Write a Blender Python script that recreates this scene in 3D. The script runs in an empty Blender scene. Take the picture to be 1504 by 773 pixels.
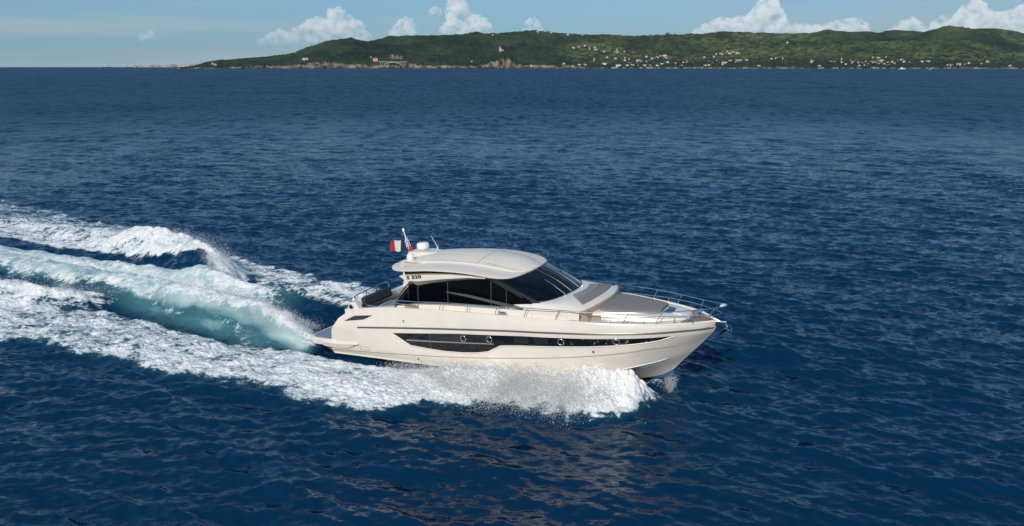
import bpy, bmesh, math, random
import numpy as np
from mathutils import Matrix, Vector, Euler
R = math.radians
S = bpy.context.scene
C = S.collection
rng = np.random.default_rng(7); random.seed(7)

# ------------------------------------------------------------------ camera, sky, sun, exposure
F_PX, CX, CY, HY, CAM_H = 1130.0, 752.0, 386.5, 97.8, 10.88      # focal length and horizon in photo pixels
TILT = math.atan((CY - HY) / F_PX)
cam = bpy.data.objects.new('camera', bpy.data.cameras.new('camera'))
C.objects.link(cam); S.camera = cam
cam.data.sensor_width = 36; cam.data.lens = F_PX / 1504 * 36
cam.data.clip_start = 0.5; cam.data.clip_end = 90000
cam.location = (0, 0, CAM_H); cam.rotation_euler = (math.pi / 2 - TILT, 0, 0)

SUN_EL, SUN_AZ = R(33), R(200)          # compass style: 0 = +Y (ahead of the camera), clockwise; 200 = behind, to the left
sun_dir = Vector((math.sin(SUN_AZ) * math.cos(SUN_EL), math.cos(SUN_AZ) * math.cos(SUN_EL), math.sin(SUN_EL)))
sl = bpy.data.lights.new('sun', 'SUN'); sl.energy = 3.1; sl.angle = R(0.5); sl.color = (1.0, 0.9, 0.76)
so = bpy.data.objects.new('sun', sl); C.objects.link(so)
so.rotation_euler = (-sun_dir).to_track_quat('-Z', 'Y').to_euler(); so.location = (0, 0, 60)

W = bpy.data.worlds.new('World'); S.world = W; W.use_nodes = True
nt = W.node_tree; bg = nt.nodes['Background']
sky = nt.nodes.new('ShaderNodeTexSky'); sky.sky_type = 'NISHITA'; sky.sun_disc = False
sky.sun_elevation = SUN_EL; sky.sun_rotation = SUN_AZ
sky.air_density = 1.0; sky.dust_density = 0.15; sky.ozone_density = 3.0
bg.inputs['Strength'].default_value = 0.068
tint = nt.nodes.new('ShaderNodeMix'); tint.data_type = 'RGBA'; tint.blend_type = 'MULTIPLY'; tint.inputs[0].default_value = 1
tint.inputs[7].default_value = (0.66, 0.95, 1.24, 1)          # white balance of the clear sky
nt.links.new(sky.outputs[0], tint.inputs[6])
tcw = nt.nodes.new('ShaderNodeTexCoord'); mpw = nt.nodes.new('ShaderNodeMapping'); mpw.inputs['Scale'].default_value = (1.2, 1.2, 5)
nw = nt.nodes.new('ShaderNodeTexNoise'); nw.inputs['Scale'].default_value = 2.2; nw.inputs['Detail'].default_value = 7; nw.inputs['Roughness'].default_value = .6
mw = nt.nodes.new('ShaderNodeMapRange'); mw.inputs[1].default_value = .36; mw.inputs[2].default_value = .72; mw.inputs[3].default_value = .16; mw.inputs[4].default_value = .62
veil = nt.nodes.new('ShaderNodeMix'); veil.data_type = 'RGBA'; veil.inputs[7].default_value = (3.2, 6.4, 9.8, 1)     # added high veil, brightening the unseen sky that lights the water
nt.links.new(tcw.outputs['Generated'], mpw.inputs[0]); nt.links.new(mpw.outputs[0], nw.inputs['Vector']); nt.links.new(nw.outputs[0], mw.inputs[0])
sxw = nt.nodes.new('ShaderNodeSeparateXYZ'); nt.links.new(tcw.outputs['Generated'], sxw.inputs[0])
elw = nt.nodes.new('ShaderNodeMapRange'); elw.inputs[1].default_value = .02; elw.inputs[2].default_value = .22; elw.inputs[3].default_value = .35; nt.links.new(sxw.outputs['Z'], elw.inputs[0])
vmw = nt.nodes.new('ShaderNodeMath'); vmw.operation = 'MULTIPLY'; nt.links.new(mw.outputs[0], vmw.inputs[0]); nt.links.new(elw.outputs[0], vmw.inputs[1])
nt.links.new(vmw.outputs[0], veil.inputs[0]); nt.links.new(tint.outputs[2], veil.inputs[6]); low = nt.nodes.new('ShaderNodeMapRange'); low.inputs[1].default_value = .17; low.inputs[2].default_value = .0; low.inputs[3].default_value = 0; low.inputs[4].default_value = .85; nt.links.new(sxw.outputs['Z'], low.inputs[0])
mps = nt.nodes.new('ShaderNodeMapping'); mps.inputs['Scale'].default_value = (2.5, 2.5, 55)
ns = nt.nodes.new('ShaderNodeTexNoise'); ns.inputs['Scale'].default_value = 1.0; ns.inputs['Detail'].default_value = 5; nt.links.new(tcw.outputs['Generated'], mps.inputs[0]); nt.links.new(mps.outputs[0], ns.inputs['Vector'])
st = nt.nodes.new('ShaderNodeMapRange'); st.inputs[1].default_value = .42; st.inputs[2].default_value = .70; st.inputs[3].default_value = 0; st.inputs[4].default_value = 1.0; nt.links.new(ns.outputs[0], st.inputs[0])
lm = nt.nodes.new('ShaderNodeMath'); lm.operation = 'MULTIPLY'; nt.links.new(low.outputs[0], lm.inputs[0]); nt.links.new(st.outputs[0], lm.inputs[1])
pale = nt.nodes.new('ShaderNodeMix'); pale.data_type = 'RGBA'; pale.inputs[7].default_value = (3.1, 5.0, 6.2, 1)      # thin streaks of cloud low over the sea
stw = nt.nodes.new('ShaderNodeMix'); stw.data_type = 'RGBA'; stw.inputs[7].default_value = (5.6, 6.5, 7.0, 1)
nt.links.new(low.outputs[0], pale.inputs[0]); nt.links.new(veil.outputs[2], pale.inputs[6]); nt.links.new(pale.outputs[2], stw.inputs[6])
nt.links.new(lm.outputs[0], stw.inputs[0]); nt.links.new(stw.outputs[2], bg.inputs[0])

S.view_settings.view_transform = 'Standard'; S.view_settings.look = 'None'
S.view_settings.exposure = 0.15; S.view_settings.gamma = 1.0; S.view_settings.use_curve_mapping = False
S.render.engine = 'CYCLES'
S.cycles.max_bounces = 18; S.cycles.diffuse_bounces = 12; S.cycles.volume_bounces = 16; S.cycles.transparent_max_bounces = 24
S.cycles.glossy_bounces = 4; S.cycles.transmission_bounces = 6; S.cycles.caustics_reflective = False; S.cycles.caustics_refractive = False
S.cycles.use_denoising = True; S.cycles.sample_clamp_indirect = 8
S.cycles.volume_step_rate = 1.0

# ------------------------------------------------------------------ helpers
def new_mat(name):
    m = bpy.data.materials.new(name); m.use_nodes = True
    return m, m.node_tree, m.node_tree.nodes['Principled BSDF'], m.node_tree.nodes['Material Output']

def pmat(name, col, rough=0.5, metal=0.0, coat=0.0, noise=0.0, nscale=8.0, bump=0.0, bscale=40.0, ior=1.45):
    m, t, b, o = new_mat(name)
    b.inputs['Base Color'].default_value = (*col, 1); b.inputs['Roughness'].default_value = rough
    b.inputs['Metallic'].default_value = metal; b.inputs['Coat Weight'].default_value = coat
    b.inputs['Coat Roughness'].default_value = 0.08; b.inputs['IOR'].default_value = ior
    if noise:
        tc = t.nodes.new('ShaderNodeTexCoord'); n = t.nodes.new('ShaderNodeTexNoise')
        n.inputs['Scale'].default_value = nscale; n.inputs['Detail'].default_value = 6
        r = t.nodes.new('ShaderNodeMapRange'); r.inputs[3].default_value = 1 - noise; r.inputs[4].default_value = 1 + noise
        r.inputs[1].default_value = 0.3; r.inputs[2].default_value = 0.7
        mx = t.nodes.new('ShaderNodeMix'); mx.data_type = 'RGBA'; mx.blend_type = 'MULTIPLY'; mx.inputs[0].default_value = 1
        mx.inputs[6].default_value = (*col, 1)
        t.links.new(tc.outputs['Object'], n.inputs['Vector']); t.links.new(n.outputs[0], r.inputs[0])
        t.links.new(r.outputs[0], mx.inputs[7]); t.links.new(mx.outputs[2], b.inputs['Base Color'])
    if bump:
        tc = t.nodes.new('ShaderNodeTexCoord'); n = t.nodes.new('ShaderNodeTexNoise'); n.inputs['Scale'].default_value = bscale
        bp = t.nodes.new('ShaderNodeBump'); bp.inputs['Strength'].default_value = bump; bp.inputs['Distance'].default_value = 0.01
        t.links.new(tc.outputs['Object'], n.inputs['Vector']); t.links.new(n.outputs[0], bp.inputs['Height'])
        t.links.new(bp.outputs[0], b.inputs['Normal'])
    return m

def tag(o, label=None, cat=None, group=None, kind=None):
    if label: o['label'] = label
    if cat: o['category'] = cat
    if group: o['group'] = group
    if kind: o['kind'] = kind
    return o

def link(name, me, mats, parent=None):
    o = bpy.data.objects.new(name, me); C.objects.link(o)
    for m in (mats if isinstance(mats, (list, tuple)) else [mats]):
        if m is not None: me.materials.append(m)
    if parent is not None: o.parent = parent
    return o

def smooth(me, ang=None):
    me.polygons.foreach_set('use_smooth', np.ones(len(me.polygons), bool))
    if ang: me.set_sharp_from_angle(angle=R(ang))
    me.update()

def pymesh(name, V, Fc, mats, parent=None, sm=30):
    me = bpy.data.meshes.new(name); me.from_pydata([tuple(map(float, v)) for v in V], [], Fc); me.update()
    if sm: smooth(me, sm)
    return link(name, me, mats, parent)

def merge(*parts):
    V, Fc = [], []
    for v, f in parts:
        o = len(V); V += [tuple(map(float, p)) for p in v]; Fc += [[i + o for i in q] for q in f]
    return V, Fc

def grid(P, flip=False):
    """P[nu][nv] points -> (V, F)"""
    P = np.asarray(P, float); nu, nv = P.shape[:2]; V = P.reshape(-1, 3)
    Fc = []
    for i in range(nu - 1):
        for j in range(nv - 1):
            q = [i * nv + j, i * nv + j + 1, (i + 1) * nv + j + 1, (i + 1) * nv + j]
            Fc.append(q[::-1] if flip else q)
    return V, Fc

def solid(P, off):
    """a grid thickened by the vector (or per point field) off into a closed slab"""
    P = np.asarray(P, float); Q = P + np.asarray(off, float)
    nu, nv = P.shape[:2]
    v1, f1 = grid(P); v2, f2 = grid(Q, True)
    n = nu * nv
    Fc = [list(q) for q in f1] + [[k + n for k in q] for q in f2]
    def edge(ids):
        for a, b in zip(ids[:-1], ids[1:]): Fc.append([b, a, a + n, b + n])
    edge([i * nv for i in range(nu)][::-1]); edge([i * nv + nv - 1 for i in range(nu)])
    edge([j for j in range(nv)]); edge([(nu - 1) * nv + j for j in range(nv)][::-1])
    return np.concatenate([v1, v2]), Fc

def prism(pts, n0, n1):
    """closed polygon pts (3D) extruded from +n0 to +n1"""
    pts = np.asarray(pts, float); k = len(pts)
    V = np.concatenate([pts + np.asarray(n0, float), pts + np.asarray(n1, float)])
    Fc = [list(range(k))[::-1], list(range(k, 2 * k))] + [[i, (i + 1) % k, k + (i + 1) % k, k + i] for i in range(k)]
    return V, Fc

def box(c, s, rot=None):
    V = np.array([[x, y, z] for x in (-.5, .5) for y in (-.5, .5) for z in (-.5, .5)]) * np.asarray(s, float)
    if rot is not None: V = V @ np.array(Euler(rot).to_matrix()).T
    V = V + np.asarray(c, float)
    return V, [[0, 1, 3, 2], [4, 6, 7, 5], [0, 4, 5, 1], [2, 3, 7, 6], [0, 2, 6, 4], [1, 5, 7, 3]]

def bevel_obj(o, w, seg=2):
    b = o.modifiers.new('b', 'BEVEL'); b.width = w; b.segments = seg; b.limit_method = 'ANGLE'; b.angle_limit = R(35)
    return o

def tube(P, r, n=8, cap=True):
    P = np.asarray(P, float); m = len(P); rr = np.broadcast_to(np.asarray(r, float), (m,))
    T = np.gradient(P, axis=0); T /= np.linalg.norm(T, axis=1)[:, None] + 1e-12
    up = np.array([0, 0, 1.0]) if abs(T[0][2]) < .9 else np.array([1.0, 0, 0])
    V = []; u = np.cross(T[0], up); u /= np.linalg.norm(u)
    for i in range(m):
        u = u - T[i] * (u @ T[i]); u /= np.linalg.norm(u); w = np.cross(T[i], u)
        for k in range(n):
            a = 2 * math.pi * k / n; V.append(P[i] + rr[i] * (math.cos(a) * u + math.sin(a) * w))
    Fc = [[i * n + k, i * n + (k + 1) % n, (i + 1) * n + (k + 1) % n, (i + 1) * n + k] for i in range(m - 1) for k in range(n)]
    if cap: Fc += [list(range(n))[::-1], [(m - 1) * n + k for k in range(n)]]
    return V, Fc

def lathe(prof, c=(0, 0, 0), n=24, axis='z'):
    V, Fc = [], []
    for r, h in prof:
        for k in range(n):
            a = 2 * math.pi * k / n; p = (r * math.cos(a), r * math.sin(a), h)
            if axis == 'y': p = (p[0], p[2], p[1])
            if axis == 'x': p = (p[2], p[0], p[1])
            V.append(np.array(p) + np.asarray(c, float))
    m = len(prof)
    Fc = [[i * n + k, i * n + (k + 1) % n, (i + 1) * n + (k + 1) % n, (i + 1) * n + k] for i in range(m - 1) for k in range(n)]
    Fc += [list(range(n))[::-1], [(m - 1) * n + k for k in range(n)]]
    return V, Fc

def pchip(xs, ys, x):
    xs = np.asarray(xs, float); ys = np.asarray(ys, float); x = np.clip(np.asarray(x, float), xs[0], xs[-1])
    h = np.diff(xs); d = np.diff(ys) / h; m = np.zeros(len(xs))
    for i in range(1, len(xs) - 1):
        if d[i - 1] * d[i] > 0:
            w1, w2 = 2 * h[i] + h[i - 1], h[i] + 2 * h[i - 1]; m[i] = (w1 + w2) / (w1 / d[i - 1] + w2 / d[i])
    m[0], m[-1] = d[0], d[-1]
    i = np.clip(np.searchsorted(xs, x) - 1, 0, len(h) - 1); t = (x - xs[i]) / h[i]
    return ((2 * t**3 - 3 * t**2 + 1) * ys[i] + (t**3 - 2 * t**2 + t) * h[i] * m[i]
            + (-2 * t**3 + 3 * t**2) * ys[i + 1] + (t**3 - t**2) * h[i] * m[i + 1])

def sstep(a, b, x):
    t = np.clip((np.asarray(x, float) - a) / (b - a), 0, 1); return t * t * (3 - 2 * t)

# gradient noise
_perm = rng.permutation(4096)
_ang = rng.uniform(0, 2 * math.pi, 4096); _gx, _gy = np.cos(_ang).astype('f4'), np.sin(_ang).astype('f4')
def perlin(x, y):
    x = np.asarray(x, 'f8'); y = np.asarray(y, 'f8')
    xi = np.floor(x).astype(np.int64); yi = np.floor(y).astype(np.int64); u = x - xi; v = y - yi
    def g(i, j, a, b):
        k = _perm[(_perm[(xi + i) & 4095] + yi + j) & 4095]; return _gx[k] * a + _gy[k] * b
    su = u * u * u * (u * (u * 6 - 15) + 10); sv = v * v * v * (v * (v * 6 - 15) + 10)
    a = g(0, 0, u, v); b = g(1, 0, u - 1, v); c = g(0, 1, u, v - 1); d = g(1, 1, u - 1, v - 1)
    return (a + su * (b - a)) * (1 - sv) + (c + su * (d - c)) * sv
def fbm(x, y, oct=4, gain=.5, lac=2.03):
    s, a = 0, 1
    for k in range(oct):
        s = s + a * perlin(x + 17.3 * k, y - 9.1 * k); a *= gain; x = x * lac; y = y * lac
    return s

# yacht frame: heading, trim, roll
YAW, TRIM, ROLL = R(28.3), R(3.9), R(0.3)
YO = np.array([-.07, 27.29, .315])
def rot_yacht():
    cy, sy, ct, st, cr, sr = math.cos(YAW), math.sin(YAW), math.cos(TRIM), math.sin(TRIM), math.cos(ROLL), math.sin(ROLL)
    return (np.array([[cy, sy, 0], [-sy, cy, 0], [0, 0, 1]]) @ np.array([[ct, 0, -st], [0, 1, 0], [st, 0, ct]])
            @ np.array([[1, 0, 0], [0, cr, -sr], [0, sr, cr]]))
YR = rot_yacht()

# ------------------------------------------------------------------ sea
def wake(X, Y):
    """height, foam amount, aeration of the wake at world X, Y; x runs along the yacht's course, n across it"""
    dx, dy = X - YO[0], Y - YO[1]
    x = dx * math.cos(YAW) - dy * math.sin(YAW); n = dx * math.sin(YAW) + dy * math.cos(YAW)
    wx = .5 * fbm(x * .35, n * .35, 3); wn = .45 * fbm(x * .3 + 40, n * .5 + 9, 3)
    xa, na = x + wx, np.abs(n + wn * sstep(-6, -14, x))
    stb = (n < 0)
    h = np.zeros_like(X); foam = np.zeros_like(X); aer = np.zeros_like(X)
    # rooster ridge closing behind the transom
    rc = np.interp(-x, [7, 8.5, 12, 18, 29, 45], [2.0, 1.75, 1.25, .85, .55, .4])
    pk = np.interp(-x, [7.5, 8.2, 10, 13, 18, 29, 45, 70], [0, .5, .9, 1.12, 1.0, .75, .4, .1]) * (1 + .22 * fbm(x * .8, n * .8 + 20, 3)) * np.where(n > 0, np.interp(-x, [9, 16], [.4, 1]), 1)
    inn = np.abs(n) < rc
    sig = np.where(inn, .95, .60 + .02 * np.clip(-x - 8, 0, 20))
    h += pk * np.exp(-((np.abs(n) - rc) / sig)**2)
    along_ = sstep(-7.6, -8.4, x) * sstep(-80, -35, x)
    top = sstep(rc + .75 + .8 * sstep(-14, -22, x), rc + .1 + .5 * sstep(-14, -22, x), na) * along_
    top = top * (1 - sstep(rc - .55, rc - 1.1, n * -1) * sstep(-15, -10.5, x))          # open dark hollow inside, near the transom
    foam = np.maximum(foam, (1.12 - .42 * sstep(-10, -20, x) + .25 * fbm(x * .25, n * 1.6, 3) * sstep(-9, -14, x)) * top)
    face = np.exp(-((np.abs(n) - rc - 1.0) / .5)**2) * sstep(-8.4, -10.5, x) * sstep(-27, -16, x)
    aer = np.maximum(aer, .58 * face * (.9 + .5 * fbm(x * .4, n * 1.8, 3)))
    aer = np.maximum(aer, sstep(rc + 1.35, rc + .35, na) * along_ * sstep(-60, -30, x) * (.85 + .35 * fbm(x * .35, n * 2.0 + 4, 3)) * (1 - sstep(rc - .55, rc - 1.1, n * -1) * sstep(-15, -10.5, x)))
    foam = np.maximum(foam, .42 * face * (1 + .9 * fbm(x * .5, n * 2.6, 3)))
    # hollow behind the transom, and trough outside the ridge
    h -= .45 * sstep(-10.5, -8.2, x) * sstep(-6.3, -7.2, x) * sstep(2.1, 1.2, np.abs(n))
    tr = np.exp(-((np.abs(n) - rc - 1.75) / .7)**2) * sstep(-7.2, -10, x) * sstep(-45, -22, x)
    h -= .32 * tr
    # diverging breaking crests, foam spilling down their inner side
    sh = np.where(n < 0, 3.0, 0.)
    xx = x + sh
    dc = 1.5 + 4.9 * (1 - np.exp(-np.clip(-16 - xx, 0, 100) / 7.5)) + .02 * np.clip(-28 - xx, 0, 100)
    ph = sstep(-15.2, -18.0, xx) * np.interp(-xx, [15, 18.5, 21, 26, 32, 40, 60], [.5, 1.1, 1.45, 1.4, .7, .3, .1]) * np.where(n < 0, .62, 1) * (1 + .3 * fbm(x * .35, n * .3 + 5, 3))
    d = na - dc
    h += ph * np.where(d > 0, np.exp(-(d / .8)**2), np.exp(-(d / 1.5)**2))
    spill = sstep(3.1, 3.7, na + .25 * fbm(x * .9, n * .9 + 60, 3)) * sstep(-17.5, -21, x)
    br = np.clip(ph, 0, 1) * np.where(d > 0, np.exp(-(d / 1.6)**2), np.exp(-(d / .42)**2))
    foam = np.maximum(foam, 1.3 * br)
    foam = np.maximum(foam, spill * (d < 0) * np.interp(-x, [17, 24, 40, 70], [.95, .9, .8, .5]) * (1 + .25 * fbm(x * .4, n * 1.2, 3)))
    # clear water between the ridge and the crest
    inner = sstep(rc + .9, rc + 1.5, na) * (1 - spill) * sstep(dc - .1, dc - .5, na) * sstep(-14, -18, x) * sstep(-70, -45, x)
    # foam band outside
    edge = np.interp(-x, [-6.5, -5.6, -4.6, -3, -1, 1, 4, 7, 13, 20, 40, 80], [.6, 2.9, 3.55, 3.85, 4.75, 5.6, 6.8, 7.1, 7.1, 7.9, 11, 16])
    edge = edge - (n > 0) * np.interp(-x, [-6, 0, 8, 16, 22, 40], [.6, 1.0, .6, 1.4, .6, .6])
    edge = edge + .9 * fbm(x * .28 + 3, n * .1, 3) * sstep(5, 1, x) + .45 * fbm(x * 1.3, n * .8, 4)
    lo = np.interp(-x, [-6.5, 0, 2, 5, 8, 12, 16, 20, 30, 45], [0, 1.9, 2.3, 2.55, 2.7, 3.0, 3.2, 3.6, 4.2, 6]) + .35 * fbm(x * .5, n * .8 + 30, 3)
    band = sstep(edge, edge - .9, na) * sstep(lo - .3, lo + .6, na) * sstep(6.4, 5.4, x)
    age = np.interp(-x, [-6, 0, 5, 10, 20, 40, 80], [1.15, 1.1, .95, .88, .80, .72, .45])
    foam = np.maximum(foam, band * age * (1 + .32 * fbm(x * .5, n * .9, 3)) * np.where(n > 0, .9, 1))
    h += .16 * band * (1 + fbm(x * .6, n * .9, 2))
    foam = foam * (1 - .9 * inner * (1 - np.clip(br, 0, 1)))
    aer = np.maximum(aer, .16 * band)
    # water pulled down along the hull sides aft, bow wave lifted forward
    h -= .42 * np.exp(-((np.abs(n) - 2.3) / .55)**2) * sstep(-.6, -3, x) * sstep(-9.5, -7, x)
    bw = np.exp(-((np.abs(n) - np.interp(x, [-3, 2, 4.6, 5.6, 6.2], [2.9, 2.3, 1.75, 1.25, .8])) / np.interp(x, [-3, 2, 6], [1.0, .9, .6]))**2) * sstep(-4.5, .5, x) * sstep(6.3, 5.2, x)
    h += (.58 + .30 * sstep(2.5, 4.5, x)) * bw * (1 + .55 * fbm(x * .9, n * .9 + 3, 4)); foam = np.maximum(foam, 1.5 * np.sqrt(bw))
    return h, np.clip(foam, 0, 1.5), np.clip(aer, 0, 1), x, n

def build_sea():
    dep = np.concatenate([np.linspace(1.35, .62, 70)[:-1], np.arange(.62, .02, -.00056), np.geomspace(.02, CAM_H / 15000., 70)])
    fine = np.arange(-.76, .76, .00098)
    az = np.concatenate([np.linspace(-1.75, -.76, 60)[:-1], fine, np.linspace(.76, 1.75, 60)])
    r = CAM_H / np.tan(dep); nr, na = len(r), len(az)
    dr = np.abs(np.gradient(r)).astype('f4')
    X = (r[:, None] * np.sin(az)[None, :]); Y = (r[:, None] * np.cos(az)[None, :])
    cell = np.maximum(dr[:, None], (r[:, None] * np.gradient(az)[None, :])).astype('f4')
    near = r < 420; k0 = np.where(near)[0]; a, b = k0[0], k0[-1] + 1
    xs, ys, cl = X[a:b].astype('f4'), Y[a:b].astype('f4'), cell[a:b]
    hx, hy, hz = (np.zeros_like(xs) for _ in range(3))
    wr = np.random.default_rng(3)
    N = 96; lam = np.geomspace(.34, 15, N) * wr.uniform(.93, 1.07, N)
    main = R(200)                                  # the chop runs towards the camera, a little across
    for L in lam:
        k = 2 * math.pi / L
        spread = R(17) if L > 2.5 else R(30)
        th = main + wr.normal(0, spread)
        amp = .0118 * min(L, 2.6)**.85 * (1.0 if L < 3.2 else (3.2 / L)**.45) * .46
        fade = np.clip((L / cl - 1.7) / 1.6, 0, 1)
        kx, ky = k * math.sin(th), k * math.cos(th)
        ph = (kx * xs + ky * ys + wr.uniform(0, 6.283)).astype('f4')
        s, c = np.sin(ph), np.cos(ph)
        A = fade * np.float32(amp * (1.5 if L < 1.3 else 1.0))
        hz += A * c; hx -= .5 * A * s * math.sin(th); hy -= .5 * A * s * math.cos(th)
    # groups of larger and smaller chop
    gust = (1 + .55 * fbm(xs * .06, ys * .035, 2) + .3 * fbm(xs * .25, ys * .13 + 9, 2)).astype('f4')
    hz *= gust; hx *= gust; hy *= gust
    Z = np.zeros_like(X); foam = np.zeros_like(X, dtype='f4'); aer = np.zeros_like(foam)
    m = (ys < 105) & (xs < 16) & (xs > -110)
    h, fo, ae, cx_, n_ = wake(xs[m].astype('f8'), ys[m].astype('f8'))
    calm = 1 - .55 * np.clip(fo, 0, 1)
    x8, y8 = xs[m].astype('f8'), ys[m].astype('f8')
    # torn surface of the foam
    f1 = fbm(cx_ * 1.5 + 11, n_ * 2.3, 4, .58); f2 = 1 - np.abs(fbm(cx_ * 2.4, n_ * 3.6 + 7, 3, .55)) * 2
    rough = np.clip(fo, 0, 1.2)
    lod = np.clip(1.6 - cl[m] / .25, .25, 1)
    smoothf = 1 - .6 * np.clip(ae * 1.4, 0, 1)
    h = h + smoothf * rough * lod * (.10 * f1 + .055 * f2) * (1 + 1.0 * np.clip(fo - 1, 0, 1))
    zz = hz.copy(); zz[m] = hz[m] * calm + h
    hx[m] *= calm; hy[m] *= calm
    Z[a:b] = zz; X[a:b] += hx; Y[a:b] += hy
    ff = np.zeros_like(xs); ff[m] = fo; foam[a:b] = ff; ff = np.zeros_like(xs); ff[m] = ae; aer[a:b] = ff
    V = np.stack([X, Y, Z], -1).reshape(-1, 3).astype('f4')
    idx = np.arange(nr * na).reshape(nr, na)
    Q = np.stack([idx[:-1, :-1], idx[:-1, 1:], idx[1:, 1:], idx[1:, :-1]], -1).reshape(-1, 4)
    Q = Q[:, ::-1]
    me = bpy.data.meshes.new('sea'); me.vertices.add(len(V)); me.vertices.foreach_set('co', V.ravel())
    me.loops.add(Q.size); me.loops.foreach_set('vertex_index', Q.ravel().astype('i4'))
    me.polygons.add(len(Q)); me.polygons.foreach_set('loop_start', np.arange(0, Q.size, 4, dtype='i4'))
    try: me.polygons.foreach_set('loop_total', np.full(len(Q), 4, 'i4'))
    except Exception: pass
    me.update(calc_edges=True); me.polygons.foreach_set('use_smooth', np.ones(len(Q), bool))
    for nm, arr in (('foam', foam), ('aer', aer)):
        at = me.attributes.new(nm, 'FLOAT', 'POINT'); at.data.foreach_set('value', arr.ravel().astype('f4'))
    # normal must look up
    if me.polygons[len(Q) // 2].normal.z < 0: me.flip_normals()
    return me

def sea_material():
    m, t, b, out = new_mat('sea_water'); N = t.nodes.new; L = t.links.new
    geo = N('ShaderNodeTexCoord')
    def attr(n): a = N('ShaderNodeAttribute'); a.attribute_name = n; return a.outputs['Fac']
    def noise(scale, det, stretch=(1, 1, 1), rot=0.0, rough=.55):
        mp = N('ShaderNodeMapping'); mp.inputs['Scale'].default_value = stretch; mp.inputs['Rotation'].default_value = (0, 0, rot)
        n = N('ShaderNodeTexNoise'); n.inputs['Scale'].default_value = scale; n.inputs['Detail'].default_value = det; n.inputs['Roughness'].default_value = rough
        L(geo.outputs['Object'], mp.inputs[0]); L(mp.outputs[0], n.inputs['Vector']); return n.outputs[0]
    def mth(op, a, bb=None, c=None):
        n = N('ShaderNodeMath'); n.operation = op
        for i, v in enumerate((a, bb, c)):
            if v is None: continue
            if isinstance(v, (int, float)): n.inputs[i].default_value = v
            else: L(v, n.inputs[i])
        return n.outputs[0]
    foam, aer = attr('foam'), attr('aer')
    # ripples: slopes straight from noise, so that the far water keeps the roughness of the near one
    def slope(scale, det, stretch, rot, k):
        mp = N('ShaderNodeMapping'); mp.inputs['Scale'].default_value = stretch; mp.inputs['Rotation'].default_value = (0, 0, rot)
        n = N('ShaderNodeTexNoise'); n.inputs['Scale'].default_value = scale; n.inputs['Detail'].default_value = det; n.inputs['Roughness'].default_value = .6
        L(geo.outputs['Object'], mp.inputs[0]); L(mp.outputs[0], n.inputs['Vector'])
        v = N('ShaderNodeVectorMath'); v.operation = 'SUBTRACT'; L(n.outputs['Color'], v.inputs[0]); v.inputs[1].default_value = (.5, .5, .5)
        w = N('ShaderNodeVectorMath'); w.operation = 'MULTIPLY'; L(v.outputs[0], w.inputs[0]); w.inputs[1].default_value = (k, k * 1.3, 0)
        return w.outputs[0]
    def vadd(p, q): v = N('ShaderNodeVectorMath'); L(p, v.inputs[0]); L(q, v.inputs[1]); return v.outputs[0]
    gn = N('ShaderNodeNewGeometry')
    sl_ = vadd(slope(4.2, 4, (.55, 1.6, 1), R(10), 1.45), slope(1.3, 4, (.5, 1.6, 1), R(-9), 1.25))
    sl_ = vadd(sl_, slope(.22, 3, (.5, 1.7, 1), R(4), .55))
    sl_ = vadd(sl_, slope(.028, 3, (1.0, .55, 1), R(4), .50))
    dist = N('ShaderNodeVectorMath'); dist.operation = 'LENGTH'; L(geo.outputs['Object'], dist.inputs[0])
    far = N('ShaderNodeMapRange'); far.inputs[1].default_value = 18; far.inputs[2].default_value = 75; far.inputs[3].default_value = .55; far.inputs[4].default_value = 1.1; L(dist.outputs['Value'], far.inputs[0])
    frq = N('ShaderNodeMapRange'); frq.interpolation_type = 'SMOOTHSTEP'; frq.inputs[1].default_value = 40; frq.inputs[2].default_value = 230; frq.inputs[3].default_value = .09; frq.inputs[4].default_value = .45; L(dist.outputs['Value'], frq.inputs[0])
    L(frq.outputs[0], b.inputs['Roughness'])
    def streak(sx_, sy_, k, d0, d1):          # lanes of rougher water running with the wind
        mp = N('ShaderNodeMapping'); mp.inputs['Scale'].default_value = (sx_, sy_, 1); mp.inputs['Rotation'].default_value = (0, 0, R(5))
        n = N('ShaderNodeTexNoise'); n.inputs['Scale'].default_value = 1; n.inputs['Detail'].default_value = 3; n.inputs['Roughness'].default_value = .6
        L(geo.outputs['Object'], mp.inputs[0]); L(mp.outputs[0], n.inputs['Vector'])
        w = N('ShaderNodeMapRange'); w.interpolation_type = 'SMOOTHSTEP'; w.inputs[1].default_value = d0; w.inputs[2].default_value = d1; w.inputs[3].default_value = 0; w.inputs[4].default_value = k; L(dist.outputs['Value'], w.inputs[0])
        q = N('ShaderNodeMath'); q.operation = 'MULTIPLY'; L(mth('SUBTRACT', n.outputs[0], .5), q.inputs[0]); L(w.outputs[0], q.inputs[1])
        c = N('ShaderNodeCombineXYZ'); L(q.outputs[0], c.inputs[1]); return c.outputs[0]
    stk = vadd(vadd(streak(.42, .17, 2.3, 60, 200), streak(.17, .05, 2.3, 180, 550)), streak(.05, .012, 2.0, 600, 1700))
    sc_ = N('ShaderNodeVectorMath'); sc_.operation = 'SCALE'; L(sl_, sc_.inputs[0]); L(far.outputs[0], sc_.inputs['Scale'])   # waves too small for the far mesh
    nrm = N('ShaderNodeVectorMath'); nrm.operation = 'NORMALIZE'; L(vadd(vadd(gn.outputs['Normal'], sc_.outputs[0]), stk), nrm.inputs[0])
    bp = nrm
    mix = N('ShaderNodeMix'); mix.data_type = 'RGBA'; mix.inputs[6].default_value = (.0004, .0215, .058, 1); mix.inputs[7].default_value = (.10, .29, .31, 1)
    L(aer, mix.inputs[0])
    mk = N('ShaderNodeMapRange'); mk.inputs[1].default_value = .5; mk.inputs[2].default_value = 1.0; L(aer, mk.inputs[0])
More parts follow.
